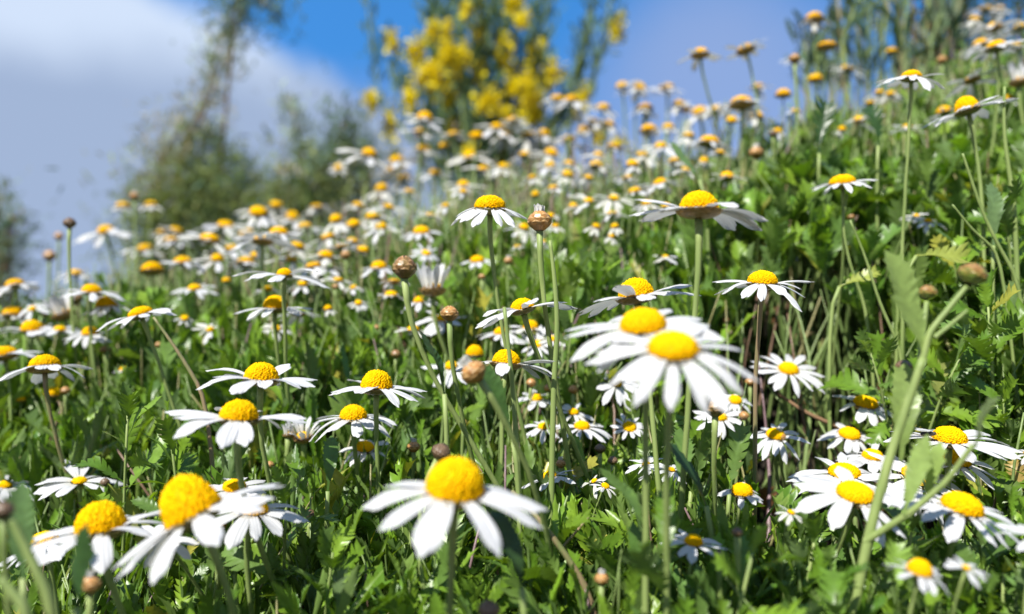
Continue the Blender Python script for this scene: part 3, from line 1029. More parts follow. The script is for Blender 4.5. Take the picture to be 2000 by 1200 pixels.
D_(1780, 145, 122, 38, "sharp flat daisy high on the right, in front of the dark stems", tow=4, droop=10, h=0.75, n=13, D=0.04)
D_(1886, 203, 150, 44, "daisy with a pointed dome and right petals raised, upper right", lean=-14, tow=-3, droop=2, h=1.25, n=12, D=0.05)
D_(1843, 214, 70, 28, "dome half hidden behind the pointed daisy", lean=-6, tow=-2, droop=4, h=0.9, n=10, D=0.042)
D_(1945, 87, 108, 38, "daisy with one petal hanging forward in the upper right corner group", lean=-7, tow=-2, droop=5, h=0.7, n=12, D=0.046)
D_(1914, 82, 80, 27, "daisy touching the hanging petal one on its left", lean=-10, tow=-2, droop=12, h=0.8, n=11, D=0.042)
D_(1925, 15, 66, 22, "topmost daisy in the upper right corner", tow=6, droop=14, h=0.6, n=12, D=0.046)
D_(1952, 15, 50, 17, "small daisy beside the topmost one at the upper right", tow=6, droop=12, h=0.7, n=11, D=0.04)
D_(1942, 50, 90, 26, "daisy with a dark cup between the upper right corner ones", tow=-6, droop=4, h=0.8, n=11, cup="brown", D=0.048)
D_(1990, 52, 90, 24, "daisy at the right edge of the upper corner, petals rising", lean=-16, tow=-4, droop=0, h=0.7, n=12, D=0.048)
D_(1898, 153, 104, 28, "shaded daisy seen from below under the upper right corner group", lean=-8, tow=-14, droop=4, h=0.5, n=11, cup="brown", D=0.046)
D_(1742, 98, 24, 20, "small bright bare dome left of the dark shrub", n=0, h=0.7, D=0.015, name="spent_daisy", cup="brown")
D_(1590, 32, 66, 33, "tall daisy with wilted petals standing up against the sky", tow=-4, droop=34, h=0.8, n=8, cup="brown", D=0.04, stem=(1592, 150))
D_(1615, 86, 40, 35, "brown spent head standing tall right of the wilted daisy", n=0, h=0.5, cup="brown", D=0.021, name="spent_daisy", stem=(1616, 200))
D_(1367, 101, 84, 32, "daisy with wilted side petals high against the sky, left of a brown one", lean=-4, tow=-4, droop=12, h=0.8, n=8, cup="brown", D=0.044, stem=(1385, 170))
D_(1455, 93, 82, 33, "brown centred daisy on a bent stalk against the sky", lean=-14, tow=-6, droop=-2, h=0.7, n=9, cup="brown", D=0.044, stem=(1480, 145))
D_(1448, 196, 105, 44, "daisy with a broad flat dome near the skyline right of centre", tow=-4, droop=12, h=0.65, n=12, cup="brown", D=0.052, stem=(1455, 300))
D_(1593, 151, 30, 26, "round yellow head without petals on the skyline", n=0, h=0.8, cup="brown", D=0.018, name="spent_daisy")
D_(1530, 180, 34, 28, "brown cupped yellow head on the skyline left of a dark leaf", n=0, h=0.8, cup="brown", D=0.019, name="spent_daisy")
D_(1480, 168, 60, 22, "blurred brownish daisy beside the bent stalk", tow=-4, droop=14, h=0.6, n=9, cup="brown", D=0.044)
D_(1386, 273, 92, 40, "daisy with a slanting dome and white bib below the skyline", lean=8, tow=-2, droop=12, h=0.7, n=12, D=0.048)
D_(1420, 342, 70, 28, "yellow dome on level petals left of the white tipped bud", lean=4, tow=0, droop=3, h=0.9, n=11, D=0.042)
D_(1290, 354, 92, 27, "daisy with one long right petal below the crowd", lean=-8, tow=2, droop=6, h=0.8, n=11, D=0.044)
D_(1240, 371, 70, 24, "daisy left of the long petal one", lean=-10, tow=-2, droop=6, h=0.7, n=11, D=0.042)
D_(1178, 207, 66, 26, "bright white skirted daisy at the back of the crowd", tow=14, droop=22, h=0.6, n=15, D=0.05)
D_(1267, 250, 42, 32, "yellow dome with a dark cup and hanging white petals in the crowd", tow=-4, droop=44, h=0.8, n=8, D=0.026, cup="brown", stem=(1270, 330))
D_(1260, 208, 70, 28, "brown faded daisy on the skyline of the crowd", tow=-6, droop=30, h=0.6, n=9, cup="brown", D=0.046, stem=(1262, 290))
D_(1165, 320, 72, 26, "leaning yellow dome over wilted petals in the crowd", lean=8, tow=2, droop=20, h=0.8, n=11, D=0.046)
D_(1375, 312, 46, 16, "little white daisy with a pointed dome right of the green leaf", tow=6, droop=28, h=1.2, n=10, D=0.034)
D_(1316, 312, 50, 20, "daisy with a split dome left of the green leaf", lean=-8, tow=0, droop=14, h=0.7, n=10, D=0.036)
D_(1813, 430, 66, 15, "white daisy lying in the shade of the right slope", lean=4, tow=22, droop=6, n=11, D=0.036)
D_(1790, 420, 56, 10, "white daisy beside the shaded one on the right slope", lean=-12, tow=26, droop=6, n=10, D=0.034)
D_(1046, 378, 18, 15, "tiny bright yellow head right of the skirted daisy", n=0, h=1.1, D=0.012, name="spent_daisy")
D_(240, 399, 52, 25, "daisy with a flat dome against the dark left shrub", tow=4, droop=30, h=0.6, n=9, D=0.036)
D_(295, 397, 60, 22, "pale blurred daisy right of the white tipped bud at far left", tow=4, droop=26, h=0.6, n=10, D=0.044)
D_(660, 326, 40, 14, "added pale flower head imitating a round blurred highlight against the far shrub", tow=62, droop=4, n=14, D=0.042, d=1.25)  # flower added to stand in for a blurred specular highlight

# ------------------------------------------------------------------ blurred crowd: too small to tell apart inside its group
CROWD = {
 "a": ("blurred small daisy in the crowd on the far left slope", "daisies crowded on the far left slope",
       [(410, 462, 32), (335, 466, 24), (345, 448, 20), (317, 452, 18), (282, 482, 24), (440, 436, 26), (505, 410, 30), (640, 460, 24), (637, 496, 28), (612, 516, 26),
        (568, 505, 18), (595, 440, 22), (655, 425, 20), (690, 435, 22), (728, 420, 22), (760, 402, 18), (700, 398, 18), (572, 420, 22), (480, 452, 22), (580, 478, 22), (665, 480, 20),
        (205, 446, 26), (620, 402, 20), (540, 398, 20), (450, 482, 20), (690, 468, 18), (745, 440, 18), (710, 485, 18), (425, 502, 20), (592, 552, 18), (660, 545, 16)]),
 "b": ("blurred small daisy in the crowd under the yellow broom", "daisies crowded under the yellow broom",
       [(722, 296, 26), (775, 310, 22), (830, 225, 26), (828, 288, 20), (930, 262, 24), (972, 245, 22), (985, 262, 20), (1030, 262, 22), (1062, 258, 20), (918, 300, 22), (1078, 296, 24),
        (1075, 320, 16), (985, 322, 20), (945, 328, 20), (905, 358, 20), (868, 282, 18), (790, 345, 18), (745, 365, 20), (800, 372, 18), (850, 335, 18), (1025, 300, 18), (1110, 338, 18),
        (1040, 345, 16), (1080, 365, 16), (820, 255, 20), (1000, 232, 20), (1090, 190, 22), (1116, 192, 24), (885, 260, 18), (760, 330, 18)]),
 "c": ("blurred small daisy in the crowd below the sky gap", "daisies crowded below the sky gap",
       [(1215, 165, 20), (1250, 168, 22), (1302, 167, 22), (1326, 200, 20), (1365, 214, 24), (1402, 212, 20), (1340, 212, 18), (1160, 236, 20), (1190, 240, 20), (1140, 250, 20), (1305, 246, 20),
        (1110, 270, 22), (1200, 285, 24), (1236, 318, 20), (1290, 282, 18), (1112, 318, 18), (1345, 262, 18), (1408, 296, 16), (1430, 232, 18), (1478, 224, 22), (1225, 345, 16), (1200, 385, 18), (1170, 300, 18),
        (1150, 390, 16), (1120, 400, 14), (1195, 415, 16), (1262, 395, 14), (1300, 400, 14), (1340, 330, 14), (1255, 300, 18), (1150, 345, 14)]),
 "d": ("blurred small daisy on the upper right slope among the dark leaves", "daisies on the upper right slope",
       [(1656, 132, 22), (1678, 232, 20), (1740, 182, 18), (1718, 178, 16), (1772, 246, 16), (1520, 254, 16), (1552, 112, 18), (1555, 215, 16), (1700, 200, 16), (1905, 35, 18), (1970, 190, 16), (1645, 250, 14), (1985, 90, 20)]),
 "e": ("little daisy half sunk in the leaves of the middle slope", "little daisies sunk in the middle slope",
       [(640, 600, 14), (690, 560, 14), (1060, 470, 14), (1085, 440, 14), (1165, 440, 14), (1200, 440, 14), (1195, 460, 12), (1300, 500, 12), (870, 400, 14), (905, 372, 14),
        (360, 620, 14), (410, 642, 14), (240, 720, 14), (540, 640, 16), (1025, 442, 20), (1075, 420, 14), (1010, 480, 12), (700, 590, 14), (842, 418, 18), (1080, 660, 14)]),
}
for key, (lab, grp, spots) in CROWD.items():
    for i, (px, py, dm) in enumerate(spots):
        q = random.Random(px * 7 + py)
        dd = min(FX * 0.0165 / dm, 1.12 if key != "e" else 0.75)
        if key == "d":
            dd = min(dd, 0.95)
        if key in "abc":
            dm *= 1.16
        sp = dm * q.choice([2.7, 3.2, 3.6, 4.1])
        daisy(px, py, sp, dm, lab, lean=q.uniform(-17, 17), tow=q.uniform(-4, 24) + (12 if key == "e" else 0), droop=q.choice([0, 4, 8, 14, 20, 28, 36]), h=q.uniform(0.45, 0.9),
              n=0 if q.random() < 0.04 else 1, group=grp, d=dd, cup=q.choice(["green", "green", "brown"]), detail=False)

# ------------------------------------------------------------------ half-open flowers and buds
half_open(845, 562, 62, "half open daisy with upright white rays in an orange brown cup at centre", tow=0, n=12, stem=(870, 680))
half_open(122, 612, 52, "half open daisy with a pale brush of rays leaning left, near the left edge", lean=-16, tow=6, n=11, stem=(215, 760))
half_open(592, 852, 46, "half open daisy with short white rays and a yellow centre left of the small daisy", tow=16, n=10, size=0.019, open_=28)
half_open(563, 848, 26, "closing daisy with browned rays beside the half open one", tow=0, n=8, size=0.012, open_=4)
half_open(1990, 158, 44, "half open daisy with white rays at the right edge", tow=0, n=10, size=0.02)
half_open(86, 652 - 38, 18, "tiny half open daisy behind the left bud", n=8, size=0.012)

B_ = bud
B_(790, 523, 48, "large brown bud on a long stalk left of the half open daisy", "brown", stem=(872, 800), d=0.36, leaves=1, tall=1.1)
B_(878, 613, 36, "tan brown bud in front of a daisy, below the half open one", "orange", stem=(905, 760), d=0.37)
B_(925, 727, 52, "orange bud with a white tip at centre, tilted left", "orange", True, lean=-38, tow=10, stem=(945, 880), d=0.31)
B_(1054, 432, 48, "bud opening white on top beside the skirted daisy", "orange", True, tow=-2, stem=(1075, 640), d=0.40)
B_(1477, 299, 28, "white tipped brown bud on a dark stalk, upper right of centre", "orange", True, stem=(1474, 380))
B_(1397, 797, 42, "red brown bud in front of a white daisy", "brown", stem=(1410, 960), d=0.36)
B_(1522, 854, 27, "striped white and brown bud on a bent stalk", "orange", True, stem=(1540, 930))
B_(1465, 746, 20, "small cream bud at the edge of the dark hollow", "orange", True, size=0.009)
B_(1453, 812, 20, "small tan bud right of the red brown one", "orange", size=0.009)
B_(1175, 1131, 29, "cut open looking yellow bud low at the bottom centre", "orange", True, stem=(1178, 1200), size=0.011)
B_(808, 873, 26, "white tipped orange bud left of the largest daisy", "orange", True, stem=(804, 960), size=0.011)
B_(862, 884, 40, "woolly dark seed head behind the dome of the largest daisy", "dark", lean=30, d=0.34)
B_(905, 826, 16, "small green brown bud above the largest daisy", "green", size=0.008)
B_(1095, 906, 20, "white tipped bud right of the largest daisy", "orange", True, size=0.009)
B_(1172, 877, 22, "dark brown bud above the folded white daisy", "dark", size=0.010)
B_(1197, 900, 20, "dark round bud beside the folded white daisy", "dark", size=0.009)
B_(1037, 748, 20, "orange bud above the daisy among buds", "orange", size=0.009)
B_(1071, 758, 18, "small tan bud right above the daisy among buds", "orange", size=0.008)
B_(1120, 761, 20, "tan bud right of the daisy among buds", "orange", size=0.009)
B_(962, 660, 16, "little brown bud under the centre cluster", "brown", size=0.008)
B_(773, 692, 20, "small brown bud on a thin stalk left of centre", "brown", size=0.009, stem=(771, 800))
B_(941, 541, 14, "tiny tan bud in the leaves above the centre cluster", "orange", size=0.008)
B_(993, 510, 18, "small white tipped bud right of the small crisp daisy", "orange", True, size=0.010)
B_(148, 583, 27, "scaly brown bud in front of a level daisy at the left", "brown", stem=(155, 760), size=0.0125)
B_(52, 642, 26, "glossy round brown bud in front of a daisy at the left edge", "brown", size=0.0115)
B_(206, 683, 22, "flat brown bud under the high domed daisy at left", "brown", size=0.010, tall=0.75)
B_(136, 436, 24, "dark dry seed head alone against the sky at left", "dark", size=0.0125, stem=(141, 470), d=0.62)
B_(97, 500, 24, "blurred pale brown bud low against the sky at left", "orange", d=0.95)
B_(115, 462, 18, "fainter blurred bud against the sky at left", "orange", d=1.05)
B_(262, 384, 18, "white tipped bud beside the flat domed daisy at far left", "orange", True, size=0.011, stem=(264, 420))
B_(176, 1142, 42, "yellow brown opening bud blurred at the bottom left", "orange", True, d=0.28)
B_(425, 1027, 34, "brown spent bud under the split centred daisy", "brown", d=0.36)
B_(6, 997, 40, "blurred dark bud cut by the lower left edge", "dark", d=0.24)
B_(604, 1006, 26, "withered brown head right of the split centred daisy", "dark", size=0.011)
B_(527, 908, 17, "small tan bud in the leaves above the split centred daisy", "orange", size=0.008)
B_(205, 942, 18, "dark bud behind the daisy with upright rear petals", "dark", size=0.009)
B_(675, 498, 20, "blurred orange bud on the far left crowd", "orange", True, size=0.013)
B_(1662, 424, 14, "tiny orange bud on a thin stalk of the right slope", "orange", size=0.0085, stem=(1665, 500))
B_(1552, 115, 22, "pale brown bud blurred on the skyline", "orange", d=0.75)
B_(1840, 118, 20, "tan bud in front of the dark shrub", "orange", size=0.011)
B_(1405, 1085, 24, "dark bud low at the lower right of centre", "dark", d=0.34)
B_(1440, 1040, 22, "dark blurred bud in front of the leaves at lower right", "dark", d=0.30)
B_(955, 1192, 44, "dark blurred bud at the very bottom centre", "dark", d=0.27)
B_(128, 763, 18, "little orange bud right of the orange spent head", "orange", size=0.009)
B_(310, 604 + 70, 14, "tiny bud on the left slope under the crisp leaning daisy", "orange", size=0.007)
B_(735, 700 - 60, 12, "tiny bud in the grass left of the tan bud", "orange", size=0.007)
B_(655, 560, 13, "tiny round bud left of the long bud stalk", "orange", size=0.008)
B_(1510, 262, 16, "tiny dark bud below the skyline on the right slope", "dark", size=0.009)

# ------------------------------------------------------------------ leafy things one can point to


def big_leaf(r, p, d, up, length, kind, variant, mat_, tint, parent, width=1.0, name="leaf"):
    fr = frames(np.array([d], float), np.array([up], float))[0]
    tv, tf = LEAVES[kind][variant]
    vv = (tv * length * np.array([width, 1, 1])) @ fr.T + p
    return link(name, mesh_np("leaf", vv, tf, mat_, tint), parent)


# the blurred sprig in front at the right
r = np.random.default_rng(5)
dS = 0.30
root_p = at(1640, 1290, dS)
g0 = np.array([root_p[0], root_p[1], float(soil(root_p[0], root_p[1]))])
sprig = thing("daisy_sprig", g0, "blurred pale green sprig with an upright leaf rising through the right side", "sprig")


def sprig_tube(pix, rad, name="stem", parent=None, d=dS, m_=None):
    pts = np.array([at(x, y, d + dz) for x, y, dz in pix])
    s = np.linspace(0, 1, len(pts)); s2 = np.linspace(0, 1, 24)
    pts = np.stack([np.interp(s2, s, pts[:, k]) for k in range(3)], -1)
    for _ in range(3):
        pts[1:-1] = (pts[:-2] + 2 * pts[1:-1] + pts[2:]) / 4
    v, f = tube(pts - g0, np.interp(s2, [0, 1], rad), 12)
    return link(name, mesh_np(name, v, f, m_ or M_STEM), parent or sprig)


main = sprig_tube([(1630, 1420, 0), (1665, 1200, 0), (1698, 1040, 0), (1735, 900, 0), (1772, 790, 0), (1803, 700, 0)], (0.0021, 0.0015))
sprig_tube([(1800, 712, 0), (1815, 650, 0), (1855, 600, 0.0), (1888, 560, 0)], (0.0013, 0.0010))
sprig_tube([(1798, 700, 0.005), (1802, 650, 0.01), (1810, 590, 0.015)], (0.0014, 0.0010))
sprig_tube([(1825, 660, 0), (1860, 632, 0), (1890, 606, 0)], (0.0010, 0.0006))
sprig_tube([(1690, 1058, 0), (1780, 1000, -0.01), (1850, 940, -0.015), (1900, 870, -0.02)], (0.0014, 0.0009))
for (bx, by, bw, bd, bl, bk) in ((1900, 536, 52, dS, 24, "green"), (1812, 571, 34, dS + 0.016, 6, "green"), (1765, 716, 30, dS + 0.03, 0, "dark")):
    rad = bw * bd / FX / 2
    ob = link("bud", BUD_KINDS[bk], sprig, Matrix.Translation(Vector(at(bx, by, bd) - g0)) @ rot_axis(axis_of(bl, 0), bx) @ Matrix.Diagonal((rad, rad, rad * 0.95, 1)))
    ob["label"] = {52: "green brown bud at the tip of the right branch", 34: "smaller green brown bud behind the pale leaf", 30: "shaded dark bud at the fork"}[bw]
sprig_tube([(1768, 800, 0.012), (1768, 735, 0.03)], (0.0012, 0.0010))
pale = np.array([0.20, 0.28, 0.075])
big_leaf(r, at(1806, 706, dS) - g0, (-0.24, 0.02, 1.0), (0.45, -1, 0.1), 0.044, "toothed", 1, M_LEAF, pale, sprig, 1.15)
big_leaf(r, at(1760, 900, dS + 0.012) - g0, (0.10, 0.02, 1.0), (-0.3, -1, 0.1), 0.040, "toothed", 2, M_LEAF, pale * 0.9, sprig, 1.3)
big_leaf(r, at(1888, 905, dS - 0.02) - g0, (0.40, 0.0, 1.0), (0.8, -0.5, 0.2), 0.026, "lobed", 0, M_LEAF, pale * 0.55, sprig, 0.8)
big_leaf(r, at(1765, 1005, dS - 0.01) - g0, (0.30, 0.0, 1.0), (-0.5, -1, 0.1), 0.030, "toothed", 3, M_LEAF, pale * 1.2, sprig, 1.1)
big_leaf(r, at(1806, 985, dS - 0.005) - g0, (0.16, -0.1, 1.0), (-0.9, -0.8, 0.1), 0.024, "narrow", 3, M_LEAF, pale * 1.2, sprig, 1.5)


def shoot_thing(px, py, d, label, n=10, h=0.09, lmax=0.042, lobed=0.5, lean=(0, 0), tint=None, seed=0, start=0.1, spread=1.0):
    r_ = np.random.default_rng(900 + seed)
    tip = at(px, py, d)
    ax = np.array([lean[0], lean[1], 1.0]); ax /= np.linalg.norm(ax)
    base = tip - ax * h
    foot = np.array([base[0], base[1], min(float(soil(base[0], base[1])), base[2] - 0.01)])
    root = thing("leafy_shoot", foot, label, "shoot")
    v, f = tube(bez(np.zeros(3), (0, 0, 0.03), base - foot - ax * 0.02, tip - foot, 12), np.linspace(0.0018, 0.0006, 12), 8)
    link("stem", mesh_np("stem", v, f, M_STEM), root)
    p, dd, up, ln, kd = shoot_leaves(r_, base, tip, n, lmax, lobed, spread, start)
    tt = green(n, r_) if tint is None else np.array(tint)[None] * r_.uniform(0.8, 1.15, (n, 1))
    fr = frames(dd, up)
    for i in range(n):
        k = int(kd[i]); tv, tf = LEAVES[("lobed", "toothed", "narrow")[k // 6]][k % 6]
        link("leaf", mesh_np("leaf", (tv * ln[i]) @ fr[i].T + (p[i] - foot), tf, M_LEAF, tt[i]), root)
    return root


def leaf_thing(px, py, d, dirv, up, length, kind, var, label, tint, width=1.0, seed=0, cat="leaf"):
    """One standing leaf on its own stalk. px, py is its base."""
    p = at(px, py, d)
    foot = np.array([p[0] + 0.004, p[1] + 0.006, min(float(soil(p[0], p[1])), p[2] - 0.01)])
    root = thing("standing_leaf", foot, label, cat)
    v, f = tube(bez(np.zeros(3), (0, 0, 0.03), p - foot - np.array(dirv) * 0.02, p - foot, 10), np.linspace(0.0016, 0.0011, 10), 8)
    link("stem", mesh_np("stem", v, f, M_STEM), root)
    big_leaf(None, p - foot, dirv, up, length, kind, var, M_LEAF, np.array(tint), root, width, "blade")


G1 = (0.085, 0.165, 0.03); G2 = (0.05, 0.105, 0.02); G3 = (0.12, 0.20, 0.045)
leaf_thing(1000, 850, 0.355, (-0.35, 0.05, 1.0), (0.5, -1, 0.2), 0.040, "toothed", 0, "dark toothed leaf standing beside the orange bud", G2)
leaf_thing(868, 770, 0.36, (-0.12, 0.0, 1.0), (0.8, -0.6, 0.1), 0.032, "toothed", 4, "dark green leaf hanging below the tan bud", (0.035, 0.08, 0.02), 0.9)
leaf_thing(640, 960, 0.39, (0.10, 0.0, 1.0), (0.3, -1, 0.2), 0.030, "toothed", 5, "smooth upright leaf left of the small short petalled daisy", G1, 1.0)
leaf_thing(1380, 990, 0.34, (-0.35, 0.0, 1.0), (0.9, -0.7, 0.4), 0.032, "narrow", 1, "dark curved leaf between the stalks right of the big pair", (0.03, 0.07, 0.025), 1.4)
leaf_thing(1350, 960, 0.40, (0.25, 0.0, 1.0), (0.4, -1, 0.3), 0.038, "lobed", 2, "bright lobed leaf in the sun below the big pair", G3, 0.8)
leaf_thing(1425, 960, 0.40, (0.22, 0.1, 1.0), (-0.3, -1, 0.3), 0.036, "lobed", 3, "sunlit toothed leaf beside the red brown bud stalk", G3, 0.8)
leaf_thing(1245, 1150, 0.32, (0.02, 0.0, 1.0), (0.2, -1, 0.2), 0.026, "toothed", 2, "blurred toothed leaf beside the tall stalks at the bottom", G1, 1.3)
leaf_thing(1940, 480, 0.48, (0.05, 0.0, 1.0), (-0.3, -1, 0.1), 0.042, "toothed", 0, "long pale ribbed leaf standing at the right slope", (0.12, 0.19, 0.07), 0.9)
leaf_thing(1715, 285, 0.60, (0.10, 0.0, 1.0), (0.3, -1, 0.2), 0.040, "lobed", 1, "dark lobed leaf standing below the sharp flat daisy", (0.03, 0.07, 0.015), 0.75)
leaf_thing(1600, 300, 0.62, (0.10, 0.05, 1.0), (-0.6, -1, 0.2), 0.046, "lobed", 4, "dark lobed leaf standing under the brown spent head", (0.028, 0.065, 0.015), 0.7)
leaf_thing(1366, 352, 0.60, (-0.72, 0.0, 1.0), (0.6, -1, 0.8), 0.036, "toothed", 3, "pale green leaf slanting through the crowd", (0.13, 0.22, 0.08), 0.8)
leaf_thing(45, 1130, 0.27, (-0.04, 0.0, 1.0), (0.3, -1, 0.1), 0.032, "toothed", 1, "blurred pale leaf at the lower left corner", (0.10, 0.18, 0.06), 1.1)
leaf_thing(1020, 1150, 0.27, (-0.12, 0.0, 1.0), (0.6, -1, 0.3), 0.030, "toothed", 5, "dark blurred leaf right of the largest daisy stalk", (0.03, 0.065, 0.018), 1.2)
leaf_thing(410, 1140, 0.36, (0.22, 0.1, 1.0), (-0.2, -1, 0.6), 0.034, "lobed", 0, "bright deeply lobed leaf under the tall left dome", G3, 1.0)
leaf_thing(150, 1190, 0.25, (0.05, 0.1, 1.0), (-0.2, -1, 0.4), 0.026, "toothed", 3, "dark blurred leaf at the bottom left", (0.03, 0.07, 0.018), 1.4)
leaf_thing(1640, 560, 0.50, (0.75, -0.1, 0.35), (0.1, -0.6, 1), 0.026, "lobed", 2, "yellow green lobed leaf over the dark hollow", (0.26, 0.30, 0.05), 1.0)
leaf_thing(1790, 500, 0.50, (1.0, -0.1, 0.10), (0.1, -0.7, 1), 0.034, "lobed", 4, "yellow comb like leaf lying on the right slope", (0.27, 0.31, 0.06), 0.9)
leaf_thing(1995, 960, 0.42, (-0.2, -0.1, 1.0), (-0.4, -1, 0.4), 0.018, "lobed", 1, "withered yellow brown leaf at the right edge", (0.34, 0.24, 0.07), 1.2)
SH = [
 (1930, 600, 0.44, "fine cut dark green shoot right of the big green brown bud", 11, 0.07, 0.045, 0.95, (-0.2, -0.2)),
 (1880, 690, 0.44, "spreading lobed shoot below the big green brown bud", 11, 0.07, 0.042, 0.95, (0.3, -0.5)),
 (1960, 780, 0.43, "lobed shoot at the right edge above the cluster", 10, 0.06, 0.042, 0.95, (-0.4, -0.5)),
 (1700, 690, 0.46, "lobed shoot at the rim of the dark hollow", 9, 0.06, 0.038, 0.95, (-0.5, -0.3)),
 (1960, 400, 0.50, "lobed shoot beside the long pale ribbed leaf", 11, 0.07, 0.042, 0.95, (-0.3, -0.2)),
 (1860, 470, 0.52, "lobed shoot behind the yellow comb like leaf", 10, 0.07, 0.04, 0.95, (-0.3, -0.3)),
 (250, 800, 0.42, "upright toothed shoot in the left grass", 11, 0.08, 0.036, 0.6, (0.1, -0.1)),
 (330, 830, 0.42, "toothed shoot left of the wide level daisy", 11, 0.08, 0.036, 0.7, (-0.1, -0.1)),
 (560, 960, 0.37, "lobed shoot behind the split centred daisy", 10, 0.07, 0.036, 0.7, (0.1, -0.2)),
 (650, 1080, 0.34, "lobed shoot at bottom between the two front daisies", 10, 0.06, 0.034, 0.8, (0.2, -0.3)),
 (800, 1120, 0.33, "dark leafy shoot left of the largest daisy stalk", 10, 0.06, 0.034, 0.8, (0.1, -0.2)),
 (1180, 1060, 0.36, "leafy shoot above the yellow opening bud", 10, 0.07, 0.036, 0.7, (-0.2, -0.2)),
 (1290, 850, 0.43, "leafy shoot behind the big pair stalks", 10, 0.07, 0.036, 0.7, (0.2, -0.2)),
 (1470, 1080, 0.29, "blurred dark lobed shoot at lower right of centre", 9, 0.06, 0.034, 0.9, (0.2, -0.2)),
 (1590, 1060, 0.33, "leafy shoot below the right cluster", 10, 0.07, 0.036, 0.8, (0.1, -0.2)),
 (1780, 1040, 0.33, "dark leafy shoot under the right front daisies", 9, 0.06, 0.036, 0.8, (0.0, -0.2)),
 (1960, 1120, 0.32, "leafy shoot in the bottom right corner", 9, 0.06, 0.034, 0.8, (-0.1, -0.2)),
 (1120, 600, 0.52, "leafy shoot behind the left tilted daisy", 10, 0.08, 0.04, 0.7, (0.1, -0.2)),
 (800, 1000, 0.38, "leafy shoot behind the left petals of the largest daisy", 10, 0.07, 0.036, 0.7, (0.0, -0.2)),
]
for i, (px, py, d, lab, n, h, lm, lob, le) in enumerate(SH):
    shoot_thing(px, py, d, lab, n, h, lm, lob, le, None, i)

# tall bare stalks seen in front
def stalk(pix, d, label, rad=0.0014, m_=None):
    pts = np.array([at(x, y, d + dz) for x, y, dz in pix])
    low = pts[0] + (pts[0] - pts[1]) / np.linalg.norm(pts[0] - pts[1]) * 0.03
    if low[2] > float(soil(low[0], low[1])):
        low[2] = float(soil(low[0], low[1]))
    pts = np.concatenate([low[None], pts])
    s = np.linspace(0, 1, len(pts)); s2 = np.linspace(0, 1, 20)
    q = np.stack([np.interp(s2, s, pts[:, k]) for k in range(3)], -1)
    for _ in range(3):
        q[1:-1] = (q[:-2] + 2 * q[1:-1] + q[2:]) / 4
    v, f = tube(q - q[0], np.linspace(rad * 1.2, rad * 0.6, 20), 10)
    o = link("stalk", mesh_np("stalk", v, f, m_ or M_STEM))
    o.location = q[0]
    return tag(o, label, "stalk")


stalk([(1170, 1190, 0), (1110, 1090, 0), (1050, 1010, 0), (1000, 960, 0.01)], 0.34, "purplish dry stalk slanting to the lower right of the largest daisy", 0.0015, M_STEM_RED)
stalk([(1030, 1140, 0), (1090, 1080, 0), (1150, 1010, 0)], 0.36, "thin pinkish stalk crossing the purplish dry one", 0.0009, M_STEM_RED)
stalk([(0, 1130, 0), (60, 1200, 0)][::-1], 0.23, "thick blurred stalk in the lower left corner", 0.002)
stalk([(110, 1195, 0), (60, 1090, 0), (20, 1010, 0)], 0.24, "blurred stalk rising to the dark bud at the lower left", 0.0018)
stalk([(1700, 860, 0), (1580, 810, 0.01), (1520, 770, 0.02)], 0.50, "brown woody twig lying in the dark hollow", 0.0016, M_WOOD)
stalk([(2000, 560, 0), (1960, 500, 0), (1920, 420, 0), (1890, 330, 0), (1880, 300, 0)], 0.47, "slim stalk leaning left by the ribbed leaf", 0.0011)
stalk([(1960, 502, 0), (1900, 450, 0), (1860, 400, 0)], 0.47, "side stalk of the right slope slanting up left", 0.0009)
stalk([(1985, 420, 0), (1970, 330, 0), (1960, 250, 0), (1962, 170, 0)], 0.50, "tall stalk at the right edge rising to the corner daisies", 0.0014)
stalk([(1700, 620, 0), (1660, 520, 0), (1645, 440, 0), (1655, 380, 0)], 0.52, "thin stalk under the crisp lone daisy", 0.0010)
stalk([(1770, 700, 0), (1720, 600, 0), (1690, 500, 0), (1660, 430, 0)], 0.48, "long thin stalk running up left from the sprig fork", 0.0010)
stalk([(410, 790, 0), (350, 690, 0), (300, 620, 0)], 0.44, "brownish stalk slanting in the left grass", 0.0012, M_STEM_RED)
stalk([(1078, 800, 0), (1090, 640, 0), (1083, 540, 0), (1074, 470, 0)], 0.385, "straight stalk of the white topped bud", 0.0014)
stalk([(1020, 1190, 0), (1012, 900, 0), (1000, 740, 0), (985, 600, 0)], 0.37, "long straight stalk passing behind the largest daisy", 0.0015)

# fly on the broad daisy of the right cluster
fp = at(1815, 848, 0.395)
fly = thing("fly", fp, "small dark fly sitting on the broad daisy of the right cluster", "fly")
bmv = []
ac = Acc()
for (cx, cz, rx, rz) in ((-0.0022, 0, 0.0022, 0.0013), (0.0006, 0.0002, 0.0014, 0.0013), (0.0024, 0.0002, 0.0010, 0.0010)):
    th = np.linspace(0, math.pi, 9)
    pts = np.stack([cx - rx * np.cos(th), 0 * th, cz + 0 * th], -1)
    v, f = tube(pts, np.maximum(rz * np.sin(th), 1e-5), 10, False)
    ac.add(v, f)
for s in (-1, 1):
    for k in (-0.001, 0.0004, 0.0016):
        v, f = tube([(k, s * 0.0008, 0), (k * 1.4, s * 0.0022, 0.0006), (k * 1.8, s * 0.003, -0.0016)], [0.0002, 0.00016, 0.0001], 5)
        ac.add(v, f)
link("body", ac.mesh("body", M_FLY), fly)
for s in (-1, 1):
    th = np.linspace(0, 2 * math.pi, 14)[:-1]
    v = np.stack([-0.0026 + 0.0032 * np.cos(th), s * (0.0012 + 0.0009 * np.sin(th)), 0.0014 + 0 * th], -1)
    f = np.array([[0, i, i + 1] for i in range(1, 12)])
    link("wing", mesh_np("wing", v, f, M_WING), fly)

# ------------------------------------------------------------------ background shrubs


